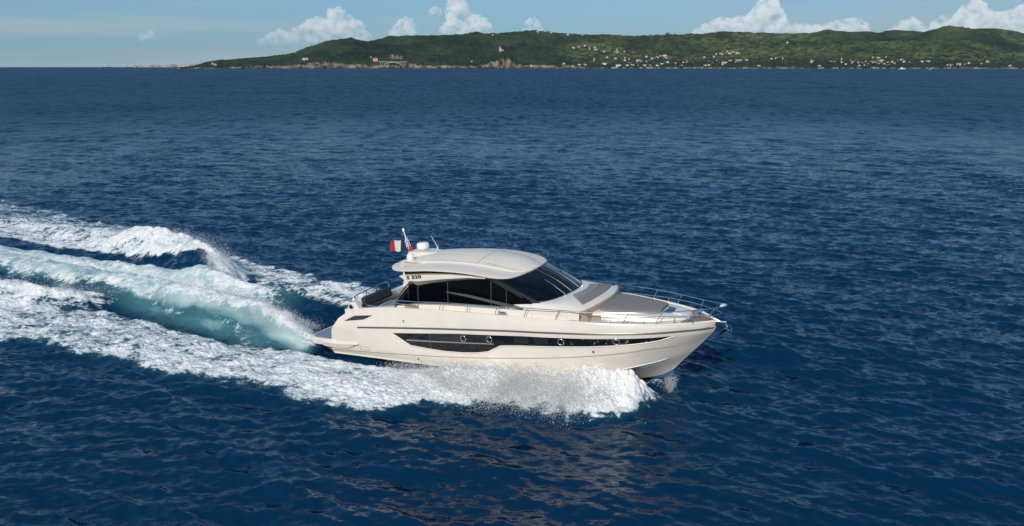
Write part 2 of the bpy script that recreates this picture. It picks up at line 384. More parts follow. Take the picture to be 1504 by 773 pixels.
    milk = N('ShaderNodeMix'); milk.data_type = 'RGBA'; milk.inputs[7].default_value = (.47, .585, .565, 1); L(mk.outputs[0], milk.inputs[0]); L(mix.outputs[2], milk.inputs[6])
    L(milk.outputs[2], b.inputs['Base Color'])
    b.inputs['Roughness'].default_value = .07; b.inputs['IOR'].default_value = 1.333; b.inputs['Specular IOR Level'].default_value = .46; b.inputs['Specular Tint'].default_value = (.62, .88, 1.0, 1)
    L(bp.outputs[0], b.inputs['Normal'])
    # foam
    n1 = noise(1.7, 8, (.75, 1.7, 1), YAW * .6, .68); n2 = noise(6.5, 6, (.8, 1.5, 1), YAW * .6, .65)
    vor = N('ShaderNodeTexVoronoi'); vor.feature = 'DISTANCE_TO_EDGE'; vor.inputs['Scale'].default_value = 2.2
    mpv = N('ShaderNodeMapping'); mpv.inputs['Scale'].default_value = (1, 1.5, 1); mpv.inputs['Rotation'].default_value = (0, 0, YAW)
    nv = N('ShaderNodeTexNoise'); nv.inputs['Scale'].default_value = 1.6; nv.inputs['Detail'].default_value = 4
    L(geo.outputs['Object'], nv.inputs['Vector'])
    va = N('ShaderNodeMixRGB'); va.blend_type = 'ADD'; va.inputs[0].default_value = .9; L(geo.outputs['Object'], va.inputs[1]); L(nv.outputs['Color'], va.inputs[2])
    L(va.outputs[0], mpv.inputs[0]); L(mpv.outputs[0], vor.inputs['Vector'])
    lace = mth('SUBTRACT', .5, mth('MULTIPLY', vor.outputs['Distance'], 2.0))
    nn = mth('ADD', mth('MULTIPLY', mth('SUBTRACT', n1, .5), 2.6), mth('MULTIPLY', mth('SUBTRACT', n2, .5), 1.9))
    nn = mth('ADD', nn, mth('MULTIPLY', lace, .25))
    f = mth('ADD', mth('MULTIPLY', foam, 1.55), mth('SUBTRACT', nn, .95))
    mr = N('ShaderNodeMapRange'); mr.interpolation_type = 'SMOOTHSTEP'; mr.inputs[1].default_value = -.12; mr.inputs[2].default_value = .42; L(f, mr.inputs[0])
    gate = N('ShaderNodeMapRange'); gate.inputs[1].default_value = .06; gate.inputs[2].default_value = .3; L(foam, gate.inputs[0])
    fac = mth('MULTIPLY', mr.outputs[0], gate.outputs[0])
    fb = N('ShaderNodeBsdfPrincipled'); thick = N('ShaderNodeMapRange'); thick.inputs[1].default_value = 0; thick.inputs[2].default_value = .85; L(f, thick.inputs[0])
    fcol = N('ShaderNodeMix'); fcol.data_type = 'RGBA'; fcol.inputs[6].default_value = (.50, .61, .66, 1); fcol.inputs[7].default_value = (.93, .93, .92, 1)
    L(thick.outputs[0], fcol.inputs[0]); L(fcol.outputs[2], fb.inputs['Base Color']); fb.inputs['Roughness'].default_value = .75
    fb.inputs['Specular IOR Level'].default_value = .25
    fbp = N('ShaderNodeBump'); fbp.inputs['Strength'].default_value = 1.0; fbp.inputs['Distance'].default_value = .15
    L(mth('ADD', n1, mth('MULTIPLY', n2, .6)), fbp.inputs['Height']); L(fbp.outputs[0], fb.inputs['Normal'])
    ms = N('ShaderNodeMixShader'); L(fac, ms.inputs[0]); L(b.outputs[0], ms.inputs[1]); L(fb.outputs[0], ms.inputs[2])
    L(ms.outputs[0], out.inputs['Surface'])
    return m
sea = link('sea', build_sea(), sea_material()); tag(sea, kind='structure')

# ------------------------------------------------------------------ far coast
def px_dir(px, py):
    a, b = (px - CX) / F_PX, (CY - py) / F_PX
    d = Vector((a, math.cos(TILT) + b * math.sin(TILT), -math.sin(TILT) + b * math.cos(TILT)))
    return math.atan2(d.x, d.y), math.atan2(d.z, math.hypot(d.x, d.y))
def ridge_prof(pts, dist, AZ):
    q = [px_dir(*p) for p in pts]
    return np.interp(AZ, [k[0] for k in q], [CAM_H + dist * math.tan(k[1]) for k in q], left=-60, right=q[-1][1] * 0 + CAM_H + dist * math.tan(q[-1][1]))
RIDGES = [
 (4450, 5600, [(262, 99.6), (285, 97.2), (300, 92), (320, 89), (340, 87.5), (370, 85), (400, 82.5), (425, 79), (438, 75), (450, 70), (465, 65), (480, 61), (500, 57), (517, 55.5), (527, 59), (540, 60.5), (556, 58), (572, 53), (590, 52.5), (640, 52), (678, 51), (700, 51), (740, 50), (782, 46), (800, 46.5), (820, 49), (860, 50.5), (900, 51), (934, 53.2), (955, 52.5), (980, 51), (1000, 51), (1020, 53), (1080, 57), (1150, 60.5), (1200, 61), (1330, 60), (1370, 58), (1420, 58), (1460, 66), (1504, 78), (1560, 86), (1700, 92)]),
 (4900, 6300, [(670, 60), (678, 51), (690, 47.2), (700, 46.3), (712, 48.5), (740, 48), (765, 45.5), (782, 44.2), (800, 46), (820, 49), (900, 56), (1000, 60)]),
 (5200, 6800, [(960, 62), (1000, 51), (1015, 49), (1030, 50), (1045, 47.5), (1065, 46), (1080, 46.3), (1120, 48.2), (1150, 49), (1190, 48.2), (1205, 45.2), (1218, 43.2), (1232, 45.8), (1250, 47.2), (1275, 45.6), (1292, 48.6), (1310, 51), (1400, 58)]),
 (7000, 8600, [(1250, 60), (1285, 50), (1300, 46), (1315, 43.8), (1335, 45.2), (1355, 47.2), (1380, 48), (1460, 54)]),
 (5000, 6000, [(1300, 68), (1330, 60), (1352, 50), (1366, 44), (1380, 39.8), (1394, 37.2), (1408, 38.6), (1424, 42), (1440, 45), (1470, 54), (1504, 66), (1600, 84)]),
 (6200, 7800, [(1380, 52), (1410, 44), (1440, 41.6), (1470, 42.2), (1490, 46), (1504, 49.5), (1540, 50), (1580, 44), (1640, 50), (1720, 47), (1800, 60)]),
]
AZ0, AZ1 = px_dir(250, 98)[0], px_dir(1780, 98)[0]
HAZ = np.arange(AZ0, AZ1, .00085)
HR = np.concatenate([np.arange(4400, 4560, 7), np.arange(4560, 5700, 16), np.arange(5700, 9400, 42)])
COAST = 4430 + 60 * fbm(HAZ * 26, HAZ * 0 + 2, 4)
def hills_height():
    A = HAZ[None, :]; Rr = HR[:, None] + 0 * A
    X, Y = Rr * np.sin(A), Rr * np.cos(A)
    coast = COAST[None, :]
    H = np.full(Rr.shape, -20.0)
    gully = np.abs(fbm(X / 520 + 4, Y / 900, 4, .55))
    for r0, r1, pts in RIDGES:
        top = ridge_prof(pts, r1, HAZ)[None, :]
        st = np.maximum(coast + (r0 - 4450), coast)
        u = np.clip((Rr - st) / (r1 - st), 0, 1)
        up = u**.92 * (1 - .62 * gully * np.clip((1 - u) * 4, 0, 1) * np.clip(u * 5, 0, 1))
        dn = np.clip(1 - (Rr - r1) / 2600, 0, 1)**1.2
        h = np.where(Rr < r1, up, dn) * np.maximum(top, 0) - 60 * (top < 0)
        H = np.maximum(H, h)
    # low cliffs / beach along the water
    cl = np.interp(HAZ, [px_dir(p, 98)[0] for p in (285, 420, 440, 600, 700, 720, 755, 770, 830, 870, 1000)], [8, 14, 26, 20, 12, 24, 22, 14, 14, 6, 3])[None, :]
    cl = cl * (.8 + .9 * fbm(HAZ * 160, HAZ * 0, 3))[None, :]
    # the rocky headland with the small castle on it
    hx, hw = px_dir(737, 98)[0], .020
    hd = 95 * np.exp(-((A - hx) / hw)**2) * np.exp(-((Rr - 4600) / 150)**2)
    H = np.maximum(H, hd * sstep(0, 25, Rr - coast))
    rough = 5.0 * fbm(X / 21, Y / 21, 2) + 7 * fbm(X / 75, Y / 75, 3)
    H = H + (rough + cl * sstep(0, 14, Rr - coast) * np.exp(-np.maximum(Rr - coast, 0) / 220)) * sstep(0, 60, H + 40) * sstep(-4, 8, Rr - coast)
    H = np.where(Rr < coast, -6, H)
    return X, Y, H
HX, HYY, HH = hills_height()
def paint(PX, PY, spots):
    m = np.zeros_like(PX)
    for cx, cy, rx, ry in spots: m = np.maximum(m, np.exp(-(((PX - cx) / rx)**2 + ((PY - cy) / ry)**2)))
    return m
def to_px(X, Y, Z):
    z = Z - CAM_H; d = Y * math.cos(TILT) - z * math.sin(TILT); u = Y * math.sin(TILT) + z * math.cos(TILT)
    return CX + F_PX * X / d, CY - F_PX * u / d
def build_hills():
    nr, na = HH.shape
    V = np.stack([HX, HYY, HH], -1).reshape(-1, 3)
    idx = np.arange(nr * na).reshape(nr, na)
    Q = np.stack([idx[:-1, :-1], idx[:-1, 1:], idx[1:, 1:], idx[1:, :-1]], -1).reshape(-1, 4)[:, ::-1]
    me = bpy.data.meshes.new('hills'); me.vertices.add(len(V)); me.vertices.foreach_set('co', V.astype('f4').ravel())
    me.loops.add(Q.size); me.loops.foreach_set('vertex_index', Q.ravel().astype('i4'))
    me.polygons.add(len(Q)); me.polygons.foreach_set('loop_start', np.arange(0, Q.size, 4, dtype='i4'))
    me.update(calc_edges=True); me.polygons.foreach_set('use_smooth', np.ones(len(Q), bool))
    PX, PY = to_px(HX, HYY, HH)
    rock = paint(PX, PY, [(470, 94, 36, 4.0), (452, 96.5, 40, 2), (580, 84, 13, 5), (604, 70, 8, 2.5), (518, 96.5, 18, 2), (606, 96, 9, 3), (443, 86, 7, 3), (728, 96, 20, 2.6), (747, 90, 4, 5), (560, 96.5, 9, 2.5), (400, 97.5, 60, 1.3), (650, 97.8, 60, 1.5), (790, 97, 26, 1.8), (828, 94.5, 4, 3.5), (760, 51.5, 9, 1.5)])
    depth = HR[:, None] - COAST[None, :]
    rock = np.maximum(rock * (depth < 420), .62 * (depth < 22) * (PX < 860) * sstep(-2, 2, HH))
    rock = rock * (.72 + .8 * fbm(HX / 40, HH / 9, 3))
    beach = sstep(34, 8, depth) * sstep(850, 900, PX) * (.45 + 1.1 * fbm(HAZ * 120, HAZ * 0 + 5, 3))[None, :]
    field = np.clip(.5 + 1.5 * fbm(HX / 600, HYY / 900, 4), 0, 1) * sstep(740, 900, PX) + .9 * paint(PX, PY, [(900, 87, 50, 5), (860, 75, 40, 8), (1070, 82, 40, 8), (1440, 82, 80, 7), (1150, 78, 60, 5), (1000, 88, 30, 4)])
    dark = paint(PX, PY, [(1005, 95, 60, 3), (1090, 94, 50, 3), (940, 97, 70, 1.6), (1250, 93, 60, 2.5), (1380, 95, 60, 2.2), (1150, 94, 40, 2.5), (1470, 95, 50, 2.0)]) * (depth < 900)
    for nm, arr in (('rock', rock), ('beach', beach), ('field', field), ('darkwood', dark)):
        at = me.attributes.new(nm, 'FLOAT', 'POINT'); at.data.foreach_set('value', np.clip(arr, 0, 1).ravel().astype('f4'))
    if me.polygons[len(Q) // 2].normal.z < 0: me.flip_normals()
    m, t, b, out = new_mat('hillside'); N = t.nodes.new; L = t.links.new
    def attr(n): a = N('ShaderNodeAttribute'); a.attribute_name = n; return a.outputs['Fac']
    geo = N('ShaderNodeTexCoord')
    def noise(s, d):
        n = N('ShaderNodeTexNoise'); n.inputs['Scale'].default_value = s; n.inputs['Detail'].default_value = d; n.inputs['Roughness'].default_value = .65
        L(geo.outputs['Object'], n.inputs['Vector']); return n.outputs[0]
    def mixc(f, a, c):
        n = N('ShaderNodeMix'); n.data_type = 'RGBA'
        if isinstance(f, float): n.inputs[0].default_value = f
        else: L(f, n.inputs[0])
        for i, v in ((6, a), (7, c)):
            if isinstance(v, tuple): n.inputs[i].default_value = (*v, 1)
            else: L(v, n.inputs[i])
        return n.outputs[2]
    def rng_(f, a, c):
        n = N('ShaderNodeMapRange'); n.inputs[1].default_value = a; n.inputs[2].default_value = c; L(f, n.inputs[0]); return n.outputs[0]
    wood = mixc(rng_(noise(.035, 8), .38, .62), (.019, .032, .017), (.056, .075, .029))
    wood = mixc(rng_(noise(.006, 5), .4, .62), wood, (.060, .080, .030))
    wood = mixc(rng_(noise(.0022, 4), .42, .60), (.018, .030, .018), wood)  # broad dark patches painted into the woods in place of cloud shadows
    grass = mixc(rng_(noise(.012, 6), .38, .6), (.10, .125, .038), (.17, .17, .065))
    n2 = N('ShaderNodeMath'); n2.operation = 'MULTIPLY'; L(attr('field'), n2.inputs[0]); L(rng_(noise(.02, 7), .40, .58), n2.inputs[1])
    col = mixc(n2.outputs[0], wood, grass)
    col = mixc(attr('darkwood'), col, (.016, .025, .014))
    rk = mixc(rng_(noise(.05, 6), .35, .65), (.22, .13, .085), (.34, .27, .21))
    col = mixc(rng_(attr('rock'), .3, .6), col, rk)
    col = mixc(rng_(attr('beach'), .35, .7), col, (.30, .27, .23))
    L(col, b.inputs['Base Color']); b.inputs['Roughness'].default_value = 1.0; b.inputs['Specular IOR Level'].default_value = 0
    bp = N('ShaderNodeBump'); bp.inputs['Strength'].default_value = 1; bp.inputs['Distance'].default_value = 9; L(noise(.07, 4), bp.inputs['Height']); L(bp.outputs[0], b.inputs['Normal'])
    return link('hills', me, m)
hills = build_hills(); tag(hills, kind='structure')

# ------------------------------------------------------------------ motor yacht (local frame: x forward, y to port, z up)
M_GEL = pmat('cream_gelcoat', (.775, .715, .632), .22, coat=.6, noise=.04, nscale=1.2)
M_DECK = pmat('deck_gelcoat', (.64, .585, .51), .55, noise=.05, nscale=6)
M_TEAK = pmat('teak', (.30, .21, .14), .65, noise=.2, nscale=14)
M_STEP = pmat('tan_moulding', (.40, .31, .235), .5, noise=.06)
M_BOTTOM = pmat('hull_bottom', (.70, .65, .57), .4, noise=.08, nscale=2)
M_BLK = pmat('black_trim', (.012, .012, .013), .35)
M_DGLASS = pmat('smoked_hull_glass', (.008, .009, .011), .06, ior=1.5)
M_PANE = pmat('grey_cabin_pane', (.020, .026, .030), .08, ior=1.5)
M_STRIPE = pmat('grey_glass_bar', (.24, .235, .215), .3)
M_STEEL = pmat('polished_steel', (.62, .62, .62), .18, metal=1.0)
M_RUB = pmat('dark_rub_rail', (.10, .09, .08), .4)
M_PAD = pmat('taupe_sunpad', (.205, .195, .188), .9, noise=.06, nscale=30, bump=.25, bscale=160)
M_PADL = pmat('light_taupe_cushion', (.26, .245, .23), .9, noise=.06, nscale=30, bump=.25, bscale=160)
M_SOFA = pmat('charcoal_cushion', (.030, .034, .040), .85, noise=.1, nscale=20)
M_TABLE = pmat('grey_table', (.20, .22, .25), .4)
M_WHITE = pmat('white_plastic', (.82, .81, .79), .35, coat=.3)
M_BLADE = pmat('grey_blade', (.075, .075, .072), .3)
M_POST = pmat('dark_window_post', (.045, .045, .045), .4)
M_HATCH = pmat('sky_blue_hatch_glass', (.02, .05, .14), .05, ior=1.6)  # blue of the reflected sky put into the glass colour
M_LEATHER = pmat('cream_leather', (.55, .50, .43), .5)
M_DARKIN = pmat('dark_interior', (.035, .030, .027), .6)
M_RED = pmat('flag_red', (.42, .02, .03), .8); M_FWHITE = pmat('flag_white', (.62, .61, .59), .8); M_BLUE = pmat('flag_navy', (.015, .02, .07), .8)
M_SOFFIT = pmat('shaded_soffit', (.42, .37, .31), .5)  # white underside of the wing, its shade put into this darker colour
def glass_mat(name, tint, mixf):
    m, t, b, o = new_mat(name); t.nodes.remove(b)
    tr = t.nodes.new('ShaderNodeBsdfTransparent'); tr.inputs[0].default_value = (*tint, 1)
    gl = t.nodes.new('ShaderNodeBsdfGlossy'); gl.inputs['Roughness'].default_value = .02; gl.inputs[0].default_value = (1, 1, 1, 1)
    fr = t.nodes.new('ShaderNodeFresnel'); fr.inputs[0].default_value = mixf
    ms = t.nodes.new('ShaderNodeMixShader'); t.links.new(fr.outputs[0], ms.inputs[0]); t.links.new(tr.outputs[0], ms.inputs[1]); t.links.new(gl.outputs[0], ms.inputs[2])
    t.links.new(ms.outputs[0], o.inputs['Surface']); return m
M_SIDEG = glass_mat('tinted_side_glass', (.032, .034, .036), 1.24)
M_WSG = glass_mat('blue_windscreen_glass', (.09, .125, .20), 1.5)

yacht = bpy.data.objects.new('motor_yacht', None); C.objects.link(yacht)
yacht.matrix_world = Matrix.Translation(Vector(YO)) @ Matrix([list(r) for r in YR]).to_4x4()
tag(yacht, 'cream hardtop motor yacht speeding across the blue sea with white spray', 'yacht')
def part(name, vf, mat, parent=yacht, sm=30, label=None):
    o = pymesh(name, vf[0], vf[1], mat, parent, sm)
    if label: o['label'] = label
    return o
def pair(name, vf, mat, parent=yacht, sm=30):
    part(name, vf, mat, parent, sm); return part(name, mir(vf), mat, parent, sm)
def mir(vf): V, Fc = vf; V = np.array([tuple(map(float, v)) for v in V]); V[:, 1] *= -1; return V, [list(f)[::-1] for f in Fc]
def both(vf): return merge(vf, mir(vf))
def sweep_pts(P, n): P = np.asarray(P, float); d = np.r_[0, np.cumsum(np.linalg.norm(np.diff(P, axis=0), axis=1))]; t = np.linspace(0, d[-1], n); return np.stack([np.interp(t, d, P[:, k]) for k in range(3)], 1)
def spl(P, n):
    P = np.asarray(P, float); d = np.r_[0, np.cumsum(np.linalg.norm(np.diff(P, axis=0), axis=1))]; t = np.linspace(0, d[-1], n)
    return np.stack([pchip(d, P[:, k], t) for k in range(3)], 1)

HULL = {   # half breadths (starboard = -y), each curve runs from the transom sweep to the stem
 'keel': [(-7.0, 0, -.45), (-4, 0, -.58), (0, 0, -.65), (2.5, 0, -.60), (4.3, 0, -.42), (5.4, 0, -.18), (5.9, 0, -.02), (6.3, 0, .22)],
 'chine': [(-7.0, 1.92, -.01), (-4, 2.03, .06), (-1, 2.06, .09), (1.5, 1.95, .13), (3, 1.73, .20), (4.2, 1.44, .32), (5.3, 1.06, .55), (6, .75, .71), (6.6, .36, .86), (6.93, 0, .88)],
 'knuckle': [(-6.98, 2.00, .16), (-4.5, 2.11, .31), (-1.2, 2.15, .53), (1.74, 2.08, .80), (3.76, 1.86, 1.01), (5.13, 1.50, 1.17), (6.03, 1.10, 1.29), (6.7, .62, 1.31), (7.26, 0, 1.23)],
 'rub_low': [(-6.86, 2.04, .98), (-5.4, 2.13, 1.10), (-3.94, 2.18, 1.23), (-.9, 2.20, 1.48), (1.83, 2.15, 1.66), (3.75, 1.97, 1.715), (5.1, 1.64, 1.745), (6.08, 1.29, 1.76), (6.9, .79, 1.745), (7.4, .38, 1.72), (7.68, 0, 1.70)],
 'rub_top': [(-6.76, 2.06, 1.13), (-5.41, 2.15, 1.26), (-3.92, 2.20, 1.40), (-.88, 2.22, 1.64), (1.83, 2.17, 1.80), (3.76, 1.98, 1.855), (5.1, 1.66, 1.875), (6.08, 1.31, 1.89), (6.9, .82, 1.895), (7.45, .40, 1.89), (7.76, 0, 1.88)],
 'mid': [(-6.42, 2.05, 1.50), (-4.6, 2.14, 1.77), (-3.85, 2.17, 1.85), (-.6, 2.195, 2.0), (1.85, 2.14, 2.06), (3.9, 1.94, 2.06), (5.18, 1.63, 2.05), (6.12, 1.29, 2.05), (7.0, .80, 2.04), (7.5, .38, 2.02), (7.81, 0, 1.985)],
 'gun': [(-5.86, 2.02, 1.84), (-4.39, 2.11, 2.06), (-3.83, 2.13, 2.12), (-2.6, 2.15, 2.17), (-.37, 2.16, 2.22), (1.85, 2.10, 2.23), (3, 2.02, 2.215), (4.09, 1.88, 2.185), (5.18, 1.60, 2.15), (6.14, 1.25, 2.125), (7.02, .78, 2.105), (7.5, .37, 2.08), (7.83, 0, 2.05)]}
HN = ['keel', 'chine', 'knuckle', 'rub_low', 'rub_top', 'mid', 'gun']
def hcurve(nm, x):
    a = np.array(HULL[nm]); return pchip(a[:, 0], a[:, 1], x), pchip(a[:, 0], a[:, 2], x)
def hull_y(x, z):
    ys, zs = [], []
    for nm in HN[1:]:
        a = HULL[nm]; xx = min(max(x, a[0][0]), a[-1][0]); y, zz = hcurve(nm, xx); ys.append(float(y)); zs.append(float(zz))
    return float(np.interp(z, zs, ys))
def gun_y(x): return hcurve('gun', x)
NX = 90
tt = np.linspace(0, 1, NX); tt = 1 - (1 - tt)**1.25
rows = []
for nm in HN:
    a = np.array(HULL[nm]); x = a[0, 0] + (a[-1, 0] - a[0, 0]) * tt; y, z = hcurve(nm, x); rows.append(np.stack([x, -y, z], 1))
fine = []
for r0, r1, n in zip(rows[:-1], rows[1:], (4, 4, 6, 1, 3, 2)):
    for k in range(n): fine.append(r0 + (r1 - r0) * k / n)
fine.append(rows[-1])
side = np.array(fine)
# the chine carries a narrow flat spray rail
hv = merge(grid(side, True), mir(grid(side, True)))
tr = np.stack([side[4:, 0], side[4:, 0] * [1, -1, 1]], 1)
keel0 = side[:5, 0]
tv = merge(hv, grid(np.stack([side[:, 0], side[:, 0] * [1, 0, 1], side[:, 0] * [1, -1, 1]], 1)))
hull = part('hull', tv, [M_GEL], sm=24)
# rubbing strake: a dark rail and its pale lower lip
def along(nm, dz=0, dy=0, x0=None, x1=None, n=80):
    a = np.array(HULL[nm]); x = np.linspace(x0 if x0 is not None else a[0, 0], x1 if x1 is not None else a[-1, 0], n); y, z = hcurve(nm, x); return np.stack([x, -(y + dy), z + dz], 1)
for s in (0, 1):
    v = tube(along('rub_top', -.02, .012, -5.42, 7.70), .019, 8); part('rub_rail', mir(v) if s else v, M_RUB)
    v = tube(along('rub_top', .012, .012, -5.42, 7.6), .010, 6); part('steel_strip', mir(v) if s else v, M_STEEL, bpy.data.objects['rub_rail.001'] if s else bpy.data.objects['rub_rail'])
pair('spray_rail', tube(np.array([(x, -(float(hcurve('chine', x)[0]) + .02), float(hcurve('chine', x)[1]) + .01) for x in np.linspace(-6.9, 6.3, 60)]), np.linspace(.03, .012, 60), 6), M_GEL)
# knuckle crease: its shadow drawn as a thin grey tube
pair('knuckle_line', tube(along('knuckle', 0, .003, -6.9, 6.6), .011, 5), M_STRIPE)

# hull windows, both sides
WT = [(-3.71, 1.20), (-.85, 1.46), (1.82, 1.62), (3.75, 1.675), (5.47, 1.705), (6.08, 1.725), (6.62, 1.745)]
WB = [(-3.71, 1.19), (-3.23, .94), (-2.95, .80), (-2.2, .76), (-1.42, .74), (-.7, .77), (-.1, .83), (.36, .92), (.87, 1.19), (1.54, 1.26), (3.74, 1.39), (4.83, 1.45), (5.46, 1.51), (5.91, 1.56), (6.26, 1.62), (6.62, 1.74)]
def zt(x): return float(np.interp(x, *zip(*WT)))
def zb(x): return float(np.interp(x, *zip(*WB)))
def hp(x, z, off): return (x, -(hull_y(x, z) + off), z)
def hpanel(x0, x1, f0, f1, off, nx=90, nz=5):
    P = [[hp(x, f0(x) + (f1(x) - f0(x)) * k / nz, off) for k in range(nz + 1)] for x in np.linspace(x0, x1, nx)]
    return grid(P)
for s in (0, 1):
    fl = mir if s else (lambda v: v)
    w = part('hull_window', fl(hpanel(-3.70, 6.60, zb, zt, .010)), M_DGLASS)
    part('window_ledge', fl(tube([hp(x, zb(x) - .015, .012) for x in np.linspace(-3.74, 6.62, 120)], .022, 6)), M_GEL, w)
    part('glass_bar', fl(hpanel(-3.12, .62, lambda x: .955 + (x + 3.12) * .066, lambda x: 1.01 + (x + 3.12) * .062, .016, 40, 1)), M_STRIPE, w)
    for x0, x1 in ((-2.02, -.72), (1.42, 1.98), (2.16, 2.68)):
        part('pane', fl(hpanel(x0, x1, lambda x: max(zb(x), 1.02 + (x + 3.12) * .063) + .03, lambda x: zt(x) - .03, .014, 14, 2)), M_PANE, w)
    part('divider', fl(hpanel(-2.06, -2.03, lambda x: zb(x) + .01, lambda x: zt(x) - .02, .017, 3, 3)), M_BLADE, w)
    for x, z in ((-.60, 1.31), (.46, 1.38), (3.13, 1.52), (4.94, 1.605)):
        y = hull_y(x, z); y2 = hull_y(x + .2, z); yz = hull_y(x, z + .1)
        nrm = Vector(((y - y2) / .2, -1, (yz - y) * -10 * -1)).normalized(); nrm = Vector((nrm.x, nrm.y, -(yz - y) * 10 * 0))
        ring, Fc = [], []; n1, n2 = 28, 8
        ux = Vector((1, -(y2 - y) / .2, 0)).normalized(); uz = Vector((0, -(yz - y) * 10, 1)).normalized(); nn = uz.cross(ux).normalized()
        nn = nn if nn.y < 0 else -nn
        c = Vector((x, -y, z)) + nn * .02
        for i in range(n1):
            a = 2 * math.pi * i / n1; rad = ux * math.cos(a) + uz * math.sin(a)
            for k in range(n2):
                b = 2 * math.pi * k / n2; ring.append(c + rad * (.105 + .020 * math.cos(b)) + nn * (.020 * math.sin(b)))
        Fc = [[i * n2 + k, i * n2 + (k + 1) % n2, ((i + 1) % n1) * n2 + (k + 1) % n2, ((i + 1) % n1) * n2 + k] for i in range(n1) for k in range(n2)]
        part('porthole', fl((ring, Fc)), M_STEEL, w, sm=60)
# stern quarter vent, through hull fittings, hatch outline
for s in (0, 1):
    fl = mir if s else (lambda v: v)
    q = [(-6.12, 1.42), (-5.55, 1.69), (-4.62, 1.80), (-5.12, 1.58)]
    P = []
    for i in range(9):
        u = i / 8; a = (q[0][0] + (q[1][0] - q[0][0]) * u, q[0][1] + (q[1][1] - q[0][1]) * u); b = (q[3][0] + (q[2][0] - q[3][0]) * u, q[3][1] + (q[2][1] - q[3][1]) * u)
        P.append([hp(a[0] + (b[0] - a[0]) * k / 8, a[1] + (b[1] - a[1]) * k / 8, .012) for k in range(9)])
    v = part('engine_vent', fl(grid(P)), M_BLADE)
    part('vent_louvre', fl(merge(*[tube([P[i][k] for k in range(9)], .010, 5) for i in (2, 4, 6)])), M_BLK, v)
    for x, z in ((-3.15, 1.72), (-2.71, .27), (4.19, 1.22)):
        p = hp(x, z, .015); part('drain', fl(lathe([(.0, -.02), (.035, -.02), (.035, .02), (.0, .02)], p, 10, 'y')), M_STEEL)
    bx = [(-5.45, .47), (-4.95, .47), (-4.95, .34), (-5.45, .34), (-5.45, .47)]
    part('hatch_outline', fl(tube([hp(x, z, .004) for x, z in sweep_pts([(a, 0, b) for a, b in bx], 40)[:, [0, 2]]], .007, 4)), M_STRIPE)
    # moulded side sponson of the swim platform
    prof = [(-7.35, .50, .34), (-6.9, .47, .36), (-6.2, .51, .40), (-5.75, .55, .44), (-5.5, .565, .52)]
    lo_ = [(-7.35, .26), (-6.9, .24), (-6.2, .27), (-5.75, .40), (-5.5, .54)]
    P = []
    for (x, z1, _), (_, z0) in zip(spl(prof, 20), spl([(a, 0, b) for a, b in lo_], 20)[:, [0, 2]]):
        y = hull_y(max(x, -6.9), (z0 + z1) / 2); P.append([(x, -(y - .03), z1 + .01), (x, -(y + .07), z1), (x, -(y + .09), z1 - .03), (x, -(y + .05), z0 + .02), (x, -(y - .03), z0)])
    part('sponson', fl(grid(P)), M_GEL, sm=40)

# swim platform
def plat(z0, z1, inset=0):
    pts = []
    for a in np.linspace(0, 90, 9): pts.append((-7.72 - (.50 - inset) * math.sin(R(a)), -(1.55 + (.52 - inset) * math.cos(R(a)))))
    pts = [(-6.7, -(2.07 - inset))] + pts; pts = pts + [(x, -y) for x, y in pts[::-1]]
    return prism([(x, y, 0) for x, y in pts], (0, 0, z0), (0, 0, z1))
sp = bevel_obj(part('swim_platform', plat(.30, .565), M_GEL, sm=40), .04, 3)
part('platform_teak', plat(.56, .572, .12), M_TABLE, sp)
# lower body of the platform sloping under to the transom
P = [[(-7.9 + .9 * u, y, .31 - .27 * u) for u in np.linspace(0, 1, 4)] for y in np.linspace(-1.85, 1.85, 12)]
part('platform_underside', grid(P, True), M_GEL, sp)

# decks
xs_ = np.linspace(-3.75, 7.70, 70); P = []
for x in xs_:
    y, z = gun_y(x); y = max(float(y) - .05, .0); z = float(z) - .02; P.append([(x, -y + 2 * y * k / 12, z + .04 * (1 - (2 * k / 12 - 1)**2)) for k in range(13)])
part('deck', grid(P, True), M_DECK)
# toe rail / gunwale cap
pair('gunwale', tube(along('gun', 0, -.045, -5.86, 7.78, 100), .05, 8), M_GEL)
# cockpit: coamings, floor, front step
P = [[(x, -(float(gun_y(x)[0]) - .04), float(gun_y(x)[1]) + .03), (x, -1.72, float(gun_y(x)[1]) + .02), (x, -1.70, 1.15)] for x in np.linspace(-5.9, -3.70, 14)]
pair('cockpit_coaming', grid(P, True), M_GEL)
part('cockpit_floor', box((-4.8, 0, 1.13), (2.4, 3.44, .06)), M_TEAK)
part('transom_wall', box((-5.97, 0, 1.45), (.24, 4.0, .86)), M_GEL)
b_ = bevel_obj(part('aft_sofa', merge(box((-5.35, -.1, 1.42), (.75, 3.0, .34)), box((-4.75, 1.2, 1.42), (.7, .9, .34))), M_TABLE), .05, 2)
bevel_obj(part('sofa_back', box((-5.74, -.42, 1.98), (.22, 1.75, .40), (0, R(-14), 0)), M_SOFA, b_), .08, 3)
bevel_obj(part('sofa_base', box((-5.4, 0, 1.22), (.8, 3.2, .16)), M_GEL, b_), .03, 2)
tb = bevel_obj(part('cockpit_table', box((-4.72, .35, 1.74), (.72, 1.3, .05)), M_TABLE), .02, 2)
part('table_leg', tube([(-4.72, .35, 1.16), (-4.72, .35, 1.72)], .05, 10), M_STEEL, tb)
part('stern_rail', merge(tube(spl([(-5.98, -1.62, 2.0), (-5.98, -1.5, 2.24), (-5.9, -.8, 2.34), (-5.84, -.1, 2.40), (-5.82, .42, 2.38), (-5.82, .52, 2.0)], 40), .022, 8),
     *[tube([(-5.93, y, 1.9), (-5.90, y, z)], .016, 6) for y, z in ((-.85, 2.33), (-.2, 2.39))]), M_STEEL)
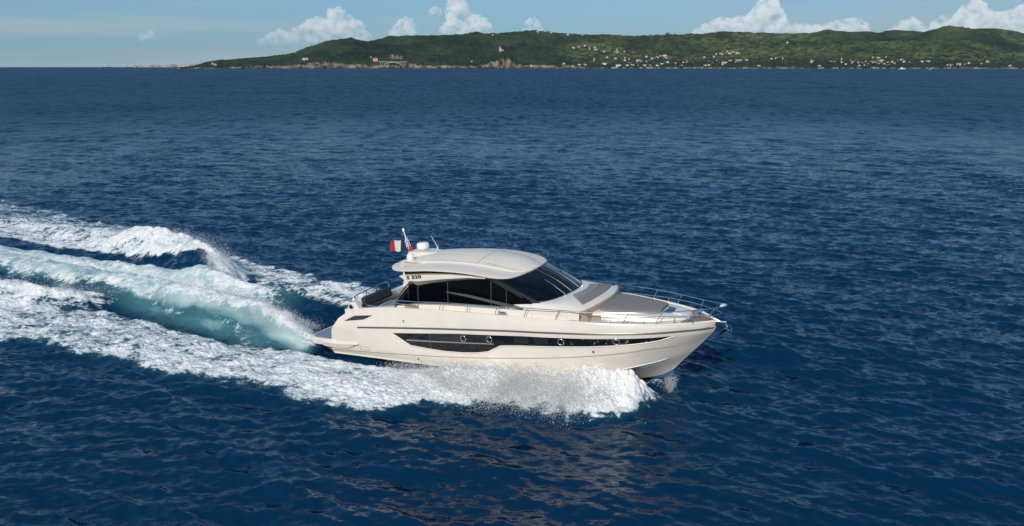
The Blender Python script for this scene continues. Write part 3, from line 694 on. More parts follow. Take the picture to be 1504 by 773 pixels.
for s in (0, 1):
    fl = mir if s else (lambda v: v)
    q = [(-6.05, 1.80), (-5.93, 2.14), (-5.62, 2.16), (-5.45, 1.92), (-5.45, 1.80)]
    o = bevel_obj(part('mooring_post', fl(prism([(x, -1.80, z) for x, z in q], (0, .14, 0), (0, -.14, 0))), M_GEL), .04, 3)
    part('hawse_hole', fl(lathe([(0, -.01), (.085, -.01), (.085, .012), (0, .012)], (-5.80, -1.945, 1.97), 18, 'y')), M_BLK, o)
    part('hawse_ring', fl(tube([(-5.80 + .095 * math.cos(a), -1.955, 1.97 + .095 * math.sin(a)) for a in np.linspace(0, 2 * math.pi, 25)], .018, 6)), M_STEEL, o)
# port side and forward cockpit furniture seen over the rail
bevel_obj(part('wet_bar', box((-4.15, 1.45, 1.62), (.8, .5, .9)), M_TABLE), .04, 2)

# cabin coaming (the low white wall under the glass)
CZ = [(-3.66, 2.17), (-3.4, 2.22), (-2.88, 2.29), (-1.72, 2.37), (-.62, 2.41), (1, 2.43), (2.0, 2.44), (2.6, 2.46), (3.4, 2.48)]
def cz(x): return float(np.interp(x, *zip(*CZ)))
P = [[(x, -1.89, 2.10), (x, -1.87, cz(x) - .05), (x, -1.845, cz(x) - .01), (x, -1.80, cz(x)), (x, -1.66, cz(x)), (x, -1.64, 1.5)] for x in np.linspace(-3.66, 2.0, 30)]
pair('cabin_coaming', grid(P, True), M_GEL)
pair('side_step', box((-2.95, -1.90, 2.21), (.62, .05, .10)), M_STEP)
part('saloon_floor', box((-.6, 0, 1.5), (5.9, 3.3, .06)), M_DARKIN)

# foredeck moulding: cowl in front of the windscreen, then the raised sunpad base
def halfw(x): return float(pchip([1.2, 2.0, 2.7, 3.2, 3.6, 3.85, 4.02], [1.80, 1.80, 1.77, 1.72, 1.66, 1.60, 1.56], x))
WS = np.array([(1.00, 1.69, 2.50), (1.26, 1.68, 2.57), (1.75, 1.67, 2.64), (2.18, 1.58, 2.69), (2.45, 1.34, 2.71), (2.62, 1.02, 2.73), (2.74, .66, 2.75), (2.81, .32, 2.765), (2.84, 0, 2.77)])
ws = spl(WS * [1, -1, 1], 30)
rim = spl([(3.30, -1.74, 2.50), (3.62, -1.66, 2.53), (3.82, -1.52, 2.56), (3.98, -1.05, 2.61), (4.09, -.5, 2.635), (4.13, 0, 2.64)], 18)
outer_a = np.array([(x, -1.80, cz(x)) for x in np.linspace(1.0, 2.7, 12)]); outer = np.concatenate([outer_a, spl([(2.7, -1.80, 2.465), (3.05, -1.79, 2.485), (3.30, -1.74, 2.50)], 6)[1:], rim[1:]])
outer = sweep_pts(outer, 60); inn_ = sweep_pts(ws, 60)
def cowl_pt(a, b, u):
    p = a + (b - a) * u; p = p.copy(); p[2] += .055 * math.sin(math.pi * u) * (1 if True else 0); return p
P = [[cowl_pt(inn_[i], outer[i], u) for u in np.linspace(0, 1, 9)] for i in range(60)]
cowl = part('foredeck_cowl', both(grid(P, False)), M_GEL, sm=40)
# side wall of the cowl and front face under the rim
wall = [[p, p + np.array([0, -.05, -.03]), (p[0], -1.88 if p[0] < 2.9 else -(halfw(min(p[0], 4.0)) + .12), 2.12)] for p in outer if p[0] < 3.72]
pair('cowl_side', grid(np.array([[tuple(a) for a in r] for r in wall]), True), M_GEL, cowl)
rimf = np.concatenate([spl([(3.66, -1.70, 2.53), (3.82, -1.52, 2.56)], 4), rim[8:]])
rimf = sweep_pts(rimf, 30)
P = [[tuple(p), tuple(p + np.array([.03, -.005, -.02])), tuple(p + np.array([.05, -.01, -.06])), (p[0] + .02 + .16 * sstep(-1.3, -1.7, p[1]), p[1] - .06 * sstep(-1.2, -1.6, p[1]), 2.12)] for p in rimf]
pair('step_face', grid(P, True), M_STEP, cowl)
pair('cowl_rim', tube(np.concatenate([rimf]) + [0, 0, -.005], .035, 8), M_GEL, cowl)
pair('foredeck_step', prism([(3.72, -1.72, 0), (4.30, -1.42, 0), (4.20, -.98, 0), (3.80, -1.15, 0)], (0, 0, 2.11), (0, 0, 2.30)), M_STEP, cowl)
# lounge recess cushions on the cowl
def cush(x0, w0, z0, x1, w1, z1, bow0, bow1, th):
    P = [[(x0 + (x1 - x0) * u + (bow0 + (bow1 - bow0) * u) * (1 - (v)**2), v * (w0 + (w1 - w0) * u), z0 + (z1 - z0) * u + .012 * math.sin(math.pi * u) * 1.5) for v in np.linspace(-1, 1, 25)] for u in np.linspace(0, 1, 7)]
    P = [[(p[0], p[1], cowl_z(p[0], p[1]) + .012) for p in r] for r in P]
    return solid(P, (0, 0, th))
from mathutils.bvhtree import BVHTree
_cb = BVHTree.FromPolygons([v.co[:] for v in cowl.data.vertices], [tuple(p.vertices) for p in cowl.data.polygons])
def cowl_z(x, y):
    hit = _cb.ray_cast(Vector((x, y, 5)), Vector((0, 0, -1)))[0]
    return hit.z if hit else 2.64
cb = bevel_obj(part('lounge_cushion', cush(3.03, .70, 2.745, 3.33, 1.05, 2.70, .17, .18, .035), M_PADL, cowl), .015, 2)
bevel_obj(part('seat_cushion', cush(3.345, 1.06, 2.69, 3.66, 1.34, 2.615, .18, .20, .035), M_PAD, cb), .015, 2)
# raised base under the sunpad
def base_sec(x):
    w = float(pchip([4.0, 4.6, 5.4, 6.0, 6.4, 6.75, 6.95], [1.26, 1.14, .96, .80, .66, .48, .30], x)); z = float(pchip([4.0, 5.0, 5.9, 6.4, 6.75, 6.95], [2.38, 2.34, 2.29, 2.26, 2.22, 2.12], x)); return w, z
P = []
for x in np.concatenate([np.linspace(3.98, 6.6, 24), np.linspace(6.68, 6.95, 6)]):
    w, z = base_sec(x); half = [(x, -w - .10, 2.08), (x, -w - .03, z - .06), (x, -w, z - .015), (x, -w + .08, z)]
    mid = [(x, yy, z + .03 * (1 - (yy / w)**2)) for yy in np.linspace(-w + .2, w - .2, 9)]
    P.append(half + mid + [(a, -b, c) for a, b, c in half[::-1]])
fb = part('sunpad_base', grid(P, True), M_GEL, sm=40)
part('base_nose', prism([tuple(p) for p in P[-1]], (0, 0, 0), (.01, 0, 0)), M_STEP, fb)
def pad_w(x): return float(pchip([3.9, 4.05, 4.25, 5.0, 5.6, 5.9, 6.04, 6.12], [.55, .86, .98, .86, .70, .60, .48, .2], x))
P = [[(x + (.06 * (1 - (v * 1.0)**2) if x < 4.2 else 0), v * pad_w(x), base_sec(max(x, 4.0))[1] + .095 + .035 * (1 - v**2) + .02 * (1 if abs(v) < .95 else 0)) for v in np.concatenate([[-1], np.linspace(-.95, .95, 17), [1]])] for x in np.concatenate([np.linspace(4.02, 5.9, 26), [5.97, 6.02, 6.06]])]
pad = bevel_obj(part('sunpad', solid(P, (0, 0, -.10)), M_PAD, sm=40), .02, 2)
part('pad_seam', merge(tube([(x, .02, base_sec(x)[1] + .132) for x in np.linspace(4.2, 5.85, 20)], .006, 4), tube([(4.95, y, base_sec(4.95)[1] + .094 + .036 * (1 - (y / .87)**2)) for y in np.linspace(-.82, .82, 20)], .006, 4)), M_PADL, pad)
P = [[(x + (.07 * (1 - v * v)), v * w, base_sec(x)[1] + .05 + .02 * (1 - v * v)) for v in np.linspace(-1, 1, 11)] for x, w in ((6.09, .34), (6.2, .33), (6.33, .30))]
bevel_obj(part('deck_hatch', solid(P, (0, 0, -.03)), M_HATCH, fb), .01, 2)
bevel_obj(part('anchor_locker_lid', box((6.55, 0, 2.275), (.30, .62, .05), (0, R(7), 0)), M_GEL, fb), .02, 2)
# bow well with teak sole, windlass, cleats
wl = []
for x in np.linspace(6.78, 7.66, 10):
    y, z = gun_y(x); y = max(float(y) - .13, .02); wl.append([(x, -y, float(z) + .012), (x, 0, float(z) + .034), (x, y, float(z) + .012)])
part('bow_well', grid(wl, True), M_TEAK)
wd = part('windlass', merge(lathe([(.0, 0), (.13, 0), (.13, .05), (.07, .07), (.06, .13), (.10, .16), (.10, .20), (0, .21)], (7.18, 0, 2.11), 18)), M_STEEL)
part('chain', tube([(7.2, 0, 2.20), (7.45, 0, 2.17), (7.72, 0, 2.12), (7.90, 0, 2.03)], .02, 6), M_STEEL, wd)
def cleat(c, a=0):
    d = np.array([math.cos(a), math.sin(a), 0]); c = np.asarray(c, float)
    return merge(tube([c - d * .16 + [0, 0, .075], c - d * .08 + [0, 0, .085], c + d * .08 + [0, 0, .085], c + d * .16 + [0, 0, .075]], [.012, .018, .018, .012], 8), tube([c - d * .06, c - d * .05 + [0, 0, .08]], .018, 8), tube([c + d * .06, c + d * .05 + [0, 0, .08]], .018, 8), box(c + [0, 0, .006], (.34, .07, .012), (0, 0, a)))
for x, a in ((.92, 0), (7.05, -.5), (-4.9, 0)):
    y, z = gun_y(x); c = cleat((x, -(float(y) - .16), float(z) + .03), a)
    part('cleat', c, M_STEEL); part('cleat', mir(c), M_STEEL)
# anchor on its bow roller
br = part('bow_roller', merge(box((7.86, -.07, 1.99), (.42, .02, .13)), box((7.86, .07, 1.99), (.42, .02, .13)), lathe([(0, -.06), (.045, -.06), (.045, .06), (0, .06)], (8.03, 0, 1.99), 12, 'y')), M_STEEL)
an = part('anchor', merge(tube([(7.62, 0, 2.05), (8.02, 0, 2.03), (8.12, 0, 1.92), (8.10, 0, 1.70)], [.02, .028, .03, .02], 8),
     prism([(8.13, 0, 1.74), (8.04, .17, 1.86), (7.80, .11, 1.60), (7.74, 0, 1.56), (7.80, -.11, 1.60), (8.04, -.17, 1.86)], (.012, 0, .012), (-.012, 0, -.012)),
     tube([(8.14, -.19, 1.90), (8.22, -.12, 1.80), (8.24, 0, 1.76), (8.22, .12, 1.80), (8.14, .19, 1.90)], .014, 6)), M_STEEL)

# ---------------- hardtop
RX = [-4.22, -4.14, -3.98, -3.75, -3.4, -2.8, -2.0, -1.2, -.43, .3, .75, 1.0, 1.17, 1.30, 1.40, 1.45]
RW = [1.02, 1.28, 1.50, 1.68, 1.80, 1.86, 1.89, 1.89, 1.88, 1.83, 1.68, 1.47, 1.18, .84, .46, .14]
RB = [3.50, 3.49, 3.48, 3.47, 3.48, 3.53, 3.59, 3.60, 3.57, 3.49, 3.43, 3.40, 3.41, 3.44, 3.47, 3.49]
RC = [3.575, 3.585, 3.605, 3.64, 3.685, 3.735, 3.785, 3.79, 3.755, 3.67, 3.575, 3.53, 3.51, 3.51, 3.515, 3.51]
RT = [3.60, 3.63, 3.68, 3.745, 3.82, 3.91, 3.975, 3.99, 3.955, 3.88, 3.79, 3.71, 3.65, 3.595, 3.55, 3.52]
RK = .57
P = []
for x, w, zb_, zc, ztp in zip(RX, RW, RB, RC, RT):
    k = RK; zl = zb_ + .05
    half = [(x, -(w - .30 * min(w, 1)), zb_ + .03), (x, -(w - .04), zb_), (x, -w, zb_ + .012), (x, -(w - .004), zl), (x, -(w - .05), zl + .018),
            (x, -w * (k + .62 * (1 - k)), zl + (zc - zl) * .30), (x, -w * (k + .28 * (1 - k)), zl + (zc - zl) * .52), (x, -w * (k + .055), zc - .34 * (zc - zl)), (x, -w * (k + .034), zc - .20 * (zc - zl)), (x, -w * (k + .018), zc + .014), (x, -w * k, zc + .006)]
    mid = [(x, v * w * k, zc - .006 + (ztp - zc) * (1 - v * v)) for v in np.linspace(-.97, .97, 17)]
    P.append(half + mid + [(a, -b, c) for a, b, c in half[::-1]])
# resample lengthwise for a smooth sheer
P = np.array(P); xq = np.concatenate([np.linspace(-4.22, -3.4, 14), np.linspace(-3.3, .3, 26), np.linspace(.36, 1.45, 22)])
P2 = np.stack([np.stack([pchip(P[:, 0, 0], P[:, j, k], xq) for k in range(3)], 1) for j in range(P.shape[1])], 1)
v_, f_ = grid(P2, True); n_ = P2.shape[1]
f_ += [[i * n_ + 0, (i + 1) * n_ + 0, (i + 1) * n_ + n_ - 1, i * n_ + n_ - 1] for i in range(len(xq) - 1)]
f_ += [list(range(n_)), [(len(xq) - 1) * n_ + k for k in range(n_)][::-1]]
M_ROOF = pmat('matt_cream_roof', (.70, .64, .56), .5, coat=.12, noise=.04, nscale=1.5)
roof = part('hardtop', (v_, f_), M_ROOF, sm=35)
def roof_z(x, y):
    w = pchip(RX, RW, x); zc = pchip(RX, RC, x); tp = pchip(RX, RT, x); k = RK; v = abs(y) / w
    if v > k: return float(zc + (pchip(RX, RB, x) + .06 - zc) * (v - k) / (1 - k))
    return float(zc + (tp - zc) * (1 - (v / k)**2))
part('sunroof_seam', tube([(-.50 + .10 * (1 - (y / 1.05)**2), y, roof_z(-.45, y) + .004) for y in np.linspace(-1.03, 1.03, 30)], .016, 6), M_STEP, roof)
part('sunroof_edge', tube([(-.455 + .10 * (1 - (y / 1.05)**2), y, roof_z(-.42, y) + .006) for y in np.linspace(-1.02, 1.02, 30)], .018, 6), M_WHITE, roof)
for s in (-1, 1): part('sunroof_groove', tube([(x, s * (.94 - .22 * max(0, x - .2)**1.5), roof_z(x, .94 - .22 * max(0, x - .2)**1.5) + .002) for x in np.linspace(-.3, .95, 20)], .007, 5), M_STRIPE, roof)
# black gasket along the lower front edge
gk = [(x, -(w - .03), b - .02) for x, w, b in zip(RX, RW, RB) if x > .2]
gk = spl(gk + [(a, -b, c) for a, b, c in gk[::-1]], 60)
part('roof_gasket', tube(gk, .022, 6), M_BLK, roof)
# side wings under the roof, with the model lettering, soffit
WTp = [(-3.44, 3.322), (-2.9, 3.375), (-2.31, 3.43), (-1.24, 3.495), (-.37, 3.49), (.25, 3.455)]
WBt = [(-3.18, 3.15), (-2.63, 3.165), (-1.53, 3.32), (-.48, 3.43), (.25, 3.44)]
xw = np.linspace(-3.44, .25, 40)
def wbt(x): return float(np.interp(x, *zip(*([(-3.44, 3.318)] + WBt))))
for s in (0, 1):
    fl = mir if s else (lambda v: v)
    P = [[(x, -1.83, wbt(x)), (x, -1.845, (wbt(x) + float(np.interp(x, *zip(*WTp)))) / 2), (x, -1.83, float(np.interp(x, *zip(*WTp)))), (x, -1.62, float(np.interp(x, *zip(*WTp))) + .01)] for x in xw]
    wg = part('roof_wing', fl(grid(P, True)), M_GEL)
    wt_ = [(-3.20, 3.12), (-2.79, 2.89), (-2.23, 3.06), (-1.4, 3.21), (-.61, 3.32), (.16, 3.40)]
    P = [[(x, -1.83, wbt(x) + .002), (x, -1.69, .5 * wbt(x) + .5 * float(np.interp(x, *zip(*wt_))) - .01), (x, -1.60, float(np.interp(x, *zip(*wt_))) - .01)] for x in np.linspace(-3.18, .16, 40)]
    part('wing_soffit', fl(grid(P, True)), M_SOFFIT, wg)
    part('roof_gap_shade', fl(solid([[(x, -1.60, float(np.interp(x, *zip(*WTp))) - .02), (x, -1.60, float(np.interp(x, RX, RB)) + .05)] for x in np.linspace(-3.40, .3, 20)], (0, .04, 0))), M_BLK, wg)  # black slab stands in for the shade inside the gap
    part('roof_strut', fl(tube([(-3.28, -1.72, 3.30), (-3.30, -1.72, 3.56)], .03, 8)), M_WHITE, wg)
    if s == 0:
        tc_ = bpy.data.curves.new('lettering', 'FONT'); tc_.body = 'S 520'; tc_.size = .165; tc_.extrude = .002; tc_.offset = .0085; tc_.space_character = 1.15
        to = bpy.data.objects.new('lettering_tmp', tc_); C.objects.link(to); bpy.context.view_layer.update()
        me = bpy.data.meshes.new_from_object(to.evaluated_get(bpy.context.evaluated_depsgraph_get())); bpy.data.objects.remove(to); bpy.data.curves.remove(tc_)
        lt = link('lettering', me, M_BLK, wg)
        lt.matrix_local = Matrix.Translation((-3.08, -1.849, 3.222)) @ Matrix.Rotation(R(-7.5), 4, 'Y') @ Matrix.Rotation(R(90), 4, 'X') @ Matrix.Diagonal((1.55, 1.0, 1, 1))

# ---------------- glass house
def gy(z, x): return 1.76 - .15 * max(0, (z - 2.4)) - .02
WH = [(-3.78, 2.10), (-3.6, 2.46), (-3.37, 2.74), (-3.1, 2.98), (-2.85, 3.05), (-2.23, 3.12), (-1.4, 3.26), (-.6, 3.36), (.3, 3.43), (.62, 3.36), (1.2, 3.08), (1.7, 2.82), (2.0, 2.655)]
def wh(x): return float(np.interp(x, *zip(*WH)))
def wl_(x): return max(cz(x) - .01, 2.10) if x < 1.0 else float(np.interp(x, [1, 1.26, 1.75, 2.0], [2.44, 2.53, 2.60, 2.64]))
for s in (0, 1):
    fl = mir if s else (lambda v: v)
    P = [[(x, -gy(wl_(x) + (wh(x) - wl_(x)) * k / 6, x), wl_(x) + (wh(x) - wl_(x)) * k / 6) for k in range(7)] for x in np.linspace(-3.40, 1.96, 60)]
    sw = part('side_window', fl(grid(P)), M_SIDEG)
    P = [[(x, -(gy(wl_(x) + (wh(x) - wl_(x)) * k / 6, x) + .006), 2.08 + (wh(x) - 2.08) * k / 6) for k in range(7)] for x in np.linspace(-3.78, -3.22, 14)]
    part('arch_panel', fl(grid(P)), M_DGLASS, sw)
    part('window_arch', fl(tube(spl([(-3.84, -1.77, 2.05), (-3.64, -1.73, 2.48), (-3.40, -1.70, 2.78), (-3.12, -1.66, 3.01), (-2.85, -1.63, 3.08)], 20), .035, 8)), M_BLADE, sw)
    for x in (-2.77, -1.46, .34, .95):
        zt_ = wh(x) - .01; zl_ = wl_(x); part('mullion', fl(tube([(x + .03, -gy(zl_, x) - .012, zl_), (x + .01, -gy(zt_, x) - .012, zt_)], .018, 6)), M_POST, sw)
    # the slanting grey blade across the glass
    up_ = [(-1.48, 2.835), (-.51, 2.79), (.56, 2.65), (1.29, 2.56), (1.98, 2.44)]; lo2 = [(-1.48, 2.815), (-.48, 2.71), (.4, 2.59), (1.1, 2.46), (1.98, 2.42)]
    P = [[(x, -1.80 + .04 * sstep(0, -1.4, x), float(np.interp(x, *zip(*lo2)))), (x, -1.78 + .05 * sstep(0, -1.4, x), float(np.interp(x, *zip(*up_))))] for x in np.linspace(-1.48, 1.98, 40)]
    part('window_blade', fl(solid(P, (0, .05, .0))), M_BLADE, sw)
    P = [[(.25 + 1.80 * u, -1.685 + .005 * u, 3.42 - .80 * u - .02), (.48 + 1.78 * u, -1.655 + .02 * u, 3.44 - .78 * u + .01)] for u in np.linspace(0, 1, 24)]
    part('windscreen_pillar', fl(solid(P, (0, .03, 0))), M_BLK, sw)
wtop = spl(np.array([(.42, 1.66, 3.44), (.72, 1.60, 3.43), (.95, 1.40, 3.43), (1.12, 1.10, 3.44), (1.25, .78, 3.46), (1.34, .40, 3.49), (1.38, 0, 3.51)]) * [1, -1, 1], 30)
wb0 = spl(np.array([(1.75, 1.665, 2.645), (2.18, 1.575, 2.695), (2.45, 1.335, 2.715), (2.62, 1.015, 2.735), (2.74, .655, 2.755), (2.81, .32, 2.77), (2.84, 0, 2.775)]) * [1, -1, 1], 30)
P = []
for a, b in zip(np.concatenate([wtop, wtop[-2::-1] * [1, -1, 1]]), np.concatenate([wb0, wb0[-2::-1] * [1, -1, 1]])):
    row = []
    for u in np.linspace(0, 1, 9):
        p = a + (b - a) * u; p = p + np.array([.10, 0, .05]) * math.sin(math.pi * u) * (1 - .6 * abs(p[1]) / 1.7); row.append(tuple(p))
    P.append(row)
wsn = part('windscreen', grid(P), M_WSG)
part('windscreen_seal', tube(np.concatenate([wb0, wb0[-2::-1] * [1, -1, 1]]) + [.005, 0, .004], .020, 6), M_BLK, wsn)
for y in (-.34, .34):
    i = min(range(len(P)), key=lambda k: abs(P[k][8][1] - y)); part('screen_divider', tube(np.array(P[i]) + [.008, 0, .008], .018, 6), M_BLK, wsn)
for y in (-.75, .75):
    i = min(range(len(P)), key=lambda k: abs(P[k][8][1] - y)); j = min(range(len(P)), key=lambda k: abs(P[k][8][1] - (y - .1 if y < 0 else y + .1)))
    c = np.array(P[i][8]); e = np.array(P[min(j + 2, len(P) - 1) if y < 0 else j][2])
    wp_ = part('wiper', merge(tube([c + [.05, 0, -.01], c + [.05, 0, .05], c + (e - c) * .5 + [.07, 0, .06], c + (e - c) * .8 + [.04, 0, .05]], [.03, .022, .014, .010], 8)), M_STEEL, wsn)
    part('wiper_blade', tube([c + (e - c) * .55 + [.05, -.30, .03], c + (e - c) * .8 + [.04, 0, .045], c + (e - c) * 1.0 + [.03, .30, .03]], .012, 6), M_BLK, wp_)
# interior: helm, seats, lounge, aft bulkhead
dash = part('dashboard', prism([(1.0, 0, 1.55), (1.0, 0, 2.42), (1.5, 0, 2.62), (2.6, 0, 2.68), (2.6, 0, 1.55)], (0, -1.45, 0), (0, 1.45, 0)), M_DARKIN)
part('steering_wheel', tube([(.92, -.75 + .19 * math.cos(a), 2.42 + .19 * math.sin(a)) for a in np.linspace(0, 2 * math.pi, 25)], .018, 6), M_BLK, dash)
for y in (-1.0, -.35):
    hs = bevel_obj(part('helm_seat', merge(box((.35, y, 2.02), (.5, .55, .16)), box((.35, y, 1.75), (.2, .3, .4))), M_LEATHER), .05, 2)
    bevel_obj(part('seat_back', box((.12, y, 2.36), (.14, .54, .60), (0, R(-8), 0)), M_LEATHER, hs), .05, 2)
bevel_obj(part('saloon_sofa', merge(box((-1.1, 1.25, 1.85), (2.2, .7, .4)), box((-1.1, 1.52, 2.2), (2.2, .18, .5))), M_LEATHER), .05, 2)
bevel_obj(part('galley_counter', box((-1.9, -1.25, 1.98), (1.5, .6, .9)), M_DARKIN), .02, 2)
part('aft_door', box((-3.30, 0, 2.25), (.03, 3.0, 1.5)), M_SIDEG)
for y in (-1.4, -.5, .5, 1.4): part('door_frame', box((-3.30, y, 2.25), (.05, .06, 1.5)), M_POST)

# ---------------- roof gear
o = bevel_obj(part('radar_pod', prism([(x, y, 0) for x, y in ((-4.05, -.35), (-3.9, -.45), (-3.2, -.42), (-2.4, -.06), (-2.4, .06), (-3.2, .42), (-3.9, .45), (-4.05, .35))], (0, 0, 3.72), (0, 0, roof_z(-3.2, 0) + .05)), M_GEL), .03, 2)
part('radar_dome', lathe([(0, 0), (.20, 0), (.235, .03), (.245, .10), (.24, .20), (.215, .245), (.13, .265), (0, .27)], (-3.60, .05, roof_z(-3.2, 0) + .08), 28), M_WHITE, o, sm=50)
part('radar_foot', lathe([(0, 0), (.12, 0), (.12, .05), (0, .05)], (-3.60, .05, roof_z(-3.2, 0) + .04), 16), M_WHITE, o)
o2 = bevel_obj(part('satellite_pod', prism([(x, y, 0) for x, y in ((-3.75, -1.15), (-3.2, -1.25), (-2.7, -1.12), (-2.7, -.98), (-3.75, -.78))], (0, 0, 3.70), (0, 0, roof_z(-3.3, -1) + .04)), M_GEL), .03, 2)
part('satellite_dome', lathe([(0, 0), (.13, 0), (.145, .03), (.145, .14), (.12, .22), (.07, .265), (0, .28)], (-3.50, -.95, roof_z(-3.4, -.95) + .02), 22), M_WHITE, o2, sm=50)
mast = part('mast', merge(tube([(-4.02, -.2, 3.72), (-4.16, -.2, 4.25), (-4.27, -.2, 4.66)], [.032, .024, .018], 10), tube([(-4.10, -.32, 4.05), (-4.18, -.26, 4.38), (-4.20, -.2, 4.45)], .015, 6), tube([(-4.10, -.08, 4.05), (-4.18, -.14, 4.38), (-4.20, -.2, 4.45)], .015, 6), box((-4.16, -.2, 4.28), (.05, .26, .03))), M_WHITE)
part('mast_light', lathe([(0, 0), (.045, 0), (.05, .08), (.03, .12), (0, .13)], (-4.28, -.2, 4.66), 12), M_WHITE, mast)
fl_ = []
for i in range(19):
    u = i / 18; fl_.append([(-4.19 - .78 * u - .04 * v, -.20 + .06 * math.sin(u * 8 + v) * u**.5 - .05 * u, 4.36 - .44 * v - .10 * u + .03 * math.sin(u * 9 + 1)) for v in np.linspace(0, 1, 9)])
fl_ = np.array(fl_)
fg = part('ensign', solid(fl_[0:7], (0, .004, 0)), M_BLUE, mast, sm=60)
part('white_stripe', solid(fl_[6:13], (0, .004, 0)), M_FWHITE, fg, sm=60); part('red_stripe', solid(fl_[12:19], (0, .004, 0)), M_RED, fg, sm=60)
part('pennant', solid([[(-4.09 + .15 * u, -.22 - .04 * math.sin(5 * u), 4.10 - .22 * v - .05 * u) for v in np.linspace(0, 1, 5)] for u in np.linspace(0, 1, 7)], (0, .004, 0)), M_RED, mast, sm=60)
part('aerial', merge(tube([(-3.30, .62, 3.80), (-3.32, .62, 3.92)], .03, 8), tube([(-3.32, .62, 3.92), (-3.57, .62, 4.34)], [.012, .006], 6)), M_WHITE)
part('horn', lathe([(0, 0), (.05, 0), (.03, .10), (.02, .2), (0, .2)], (-3.75, .55, roof_z(-3.7, .55) + .03), 12, 'x'), M_WHITE)
part('deck_lamp', lathe([(0, 0), (.07, 0), (.07, .03), (0, .035)], (-3.52, -1.42, roof_z(-3.5, -1.40) + .0), 14), M_WHITE)

# ---------------- guard rails
RT_ = [(-4.55, 2.03, 2.06), (-3.86, 2.05, 2.38), (-3.70, 2.05, 2.43), (-2.67, 2.07, 2.46), (-1.5, 2.07, 2.52), (-.39, 2.07, 2.545), (.81, 2.05, 2.56), (1.94, 2.01, 2.58), (3.08, 1.94, 2.58), (4.09, 1.79, 2.54), (5.32, 1.50, 2.54), (6.32, 1.10, 2.54), (7.19, .64, 2.545), (7.75, .34, 2.57), (8.05, .14, 2.60), (8.13, 0, 2.605)]
BS = [(-2.67, 2.11), (-1.59, 2.11), (-.43, 2.11), (.70, 2.09), (1.81, 2.06), (2.94, 1.97), (4.05, 1.82), (5.16, 1.56), (6.13, 1.22), (7.02, .74)]
TP = [(-2.62, 2.07), (-1.5, 2.07), (-.39, 2.07), (.81, 2.05), (1.94, 2.01), (3.08, 1.94), (4.09, 1.79), (5.32, 1.50), (6.32, 1.10), (7.19, .64)]
rt = spl([(a, -b, c) for a, b, c in RT_], 120)
for s in (0, 1):
    fl = mir if s else (lambda v: v)
    gr = part('guard_rail', fl(tube(rt, .0145, 8)), M_STEEL)
    lowr = spl([(-3.84, -2.05, 2.30), (-3.66, -2.05, 2.325), (-2.67, -2.08, 2.335)], 12)
    part('short_rail', fl(tube(lowr, .012, 6)), M_STEEL, gr)
    lowr = spl([(2.94, -1.96, 2.20), (3.3, -1.92, 2.245), (4.3, -1.76, 2.27), (5.25, -1.52, 2.30), (6.2, -1.15, 2.34), (7.1, -.70, 2.345), (7.6, -.36, 2.33), (7.88, -.12, 2.32), (7.93, 0, 2.32)], 60)
    part('lower_rail', fl(tube(lowr, .010, 6)), M_STEEL, gr)
    for (bx_, by_), (tx, ty) in zip(BS, TP):
        zb0 = float(gun_y(bx_)[1]) - .01; zt0 = float(np.interp(tx, rt[:, 0], rt[:, 2]))
        part('stanchion', fl(tube([(bx_, -by_, zb0), (bx_ + .02, -by_ - .0, zb0 + .13), (tx, -ty, zt0)], .0125, 7)), M_STEEL, gr)
    for x in (4.75, 5.75, 6.65):
        y, z = gun_y(x); part('short_post', fl(tube([(x, -(float(y) - .06), float(z)), (x + .02, -(float(np.interp(x, lowr[:, 0], -lowr[:, 1]))), float(np.interp(x, lowr[:, 0], lowr[:, 2])))], .013, 6)), M_STEEL, gr)
    part('pulpit_post', fl(tube([(7.50, -.30, 2.09), (7.62, -.32, 2.33), (7.78, -.30, 2.575)], .016, 7)), M_STEEL, gr)
    gh = part('grab_handle', fl(tube(spl([(1.05, -1.83, cz(1.05)), (1.10, -1.84, cz(1.1) + .05), (1.38, -1.83, cz(1.4) + .12)], 10), .014, 6)), M_STEEL)
part('pulpit_seat', box((7.98, 0, 2.60), (.16, .24, .03)), M_WHITE)

# ------------------------------------------------------------------ haze over the sea and the coast
hz = pymesh('haze', *box((0, 4900, 200), (26000, 18600, 402)), None, sm=None)
m, t, b, out = new_mat('haze_air'); t.nodes.remove(b)
pv = t.nodes.new('ShaderNodeVolumePrincipled'); pv.inputs['Density'].default_value = 1.4e-5; pv.inputs['Color'].default_value = (.52, .80, 1.0, 1); pv.inputs['Anisotropy'].default_value = 0.2
t.links.new(pv.outputs[0], out.inputs['Volume']); hz.data.materials.append(m); tag(hz, kind='stuff')

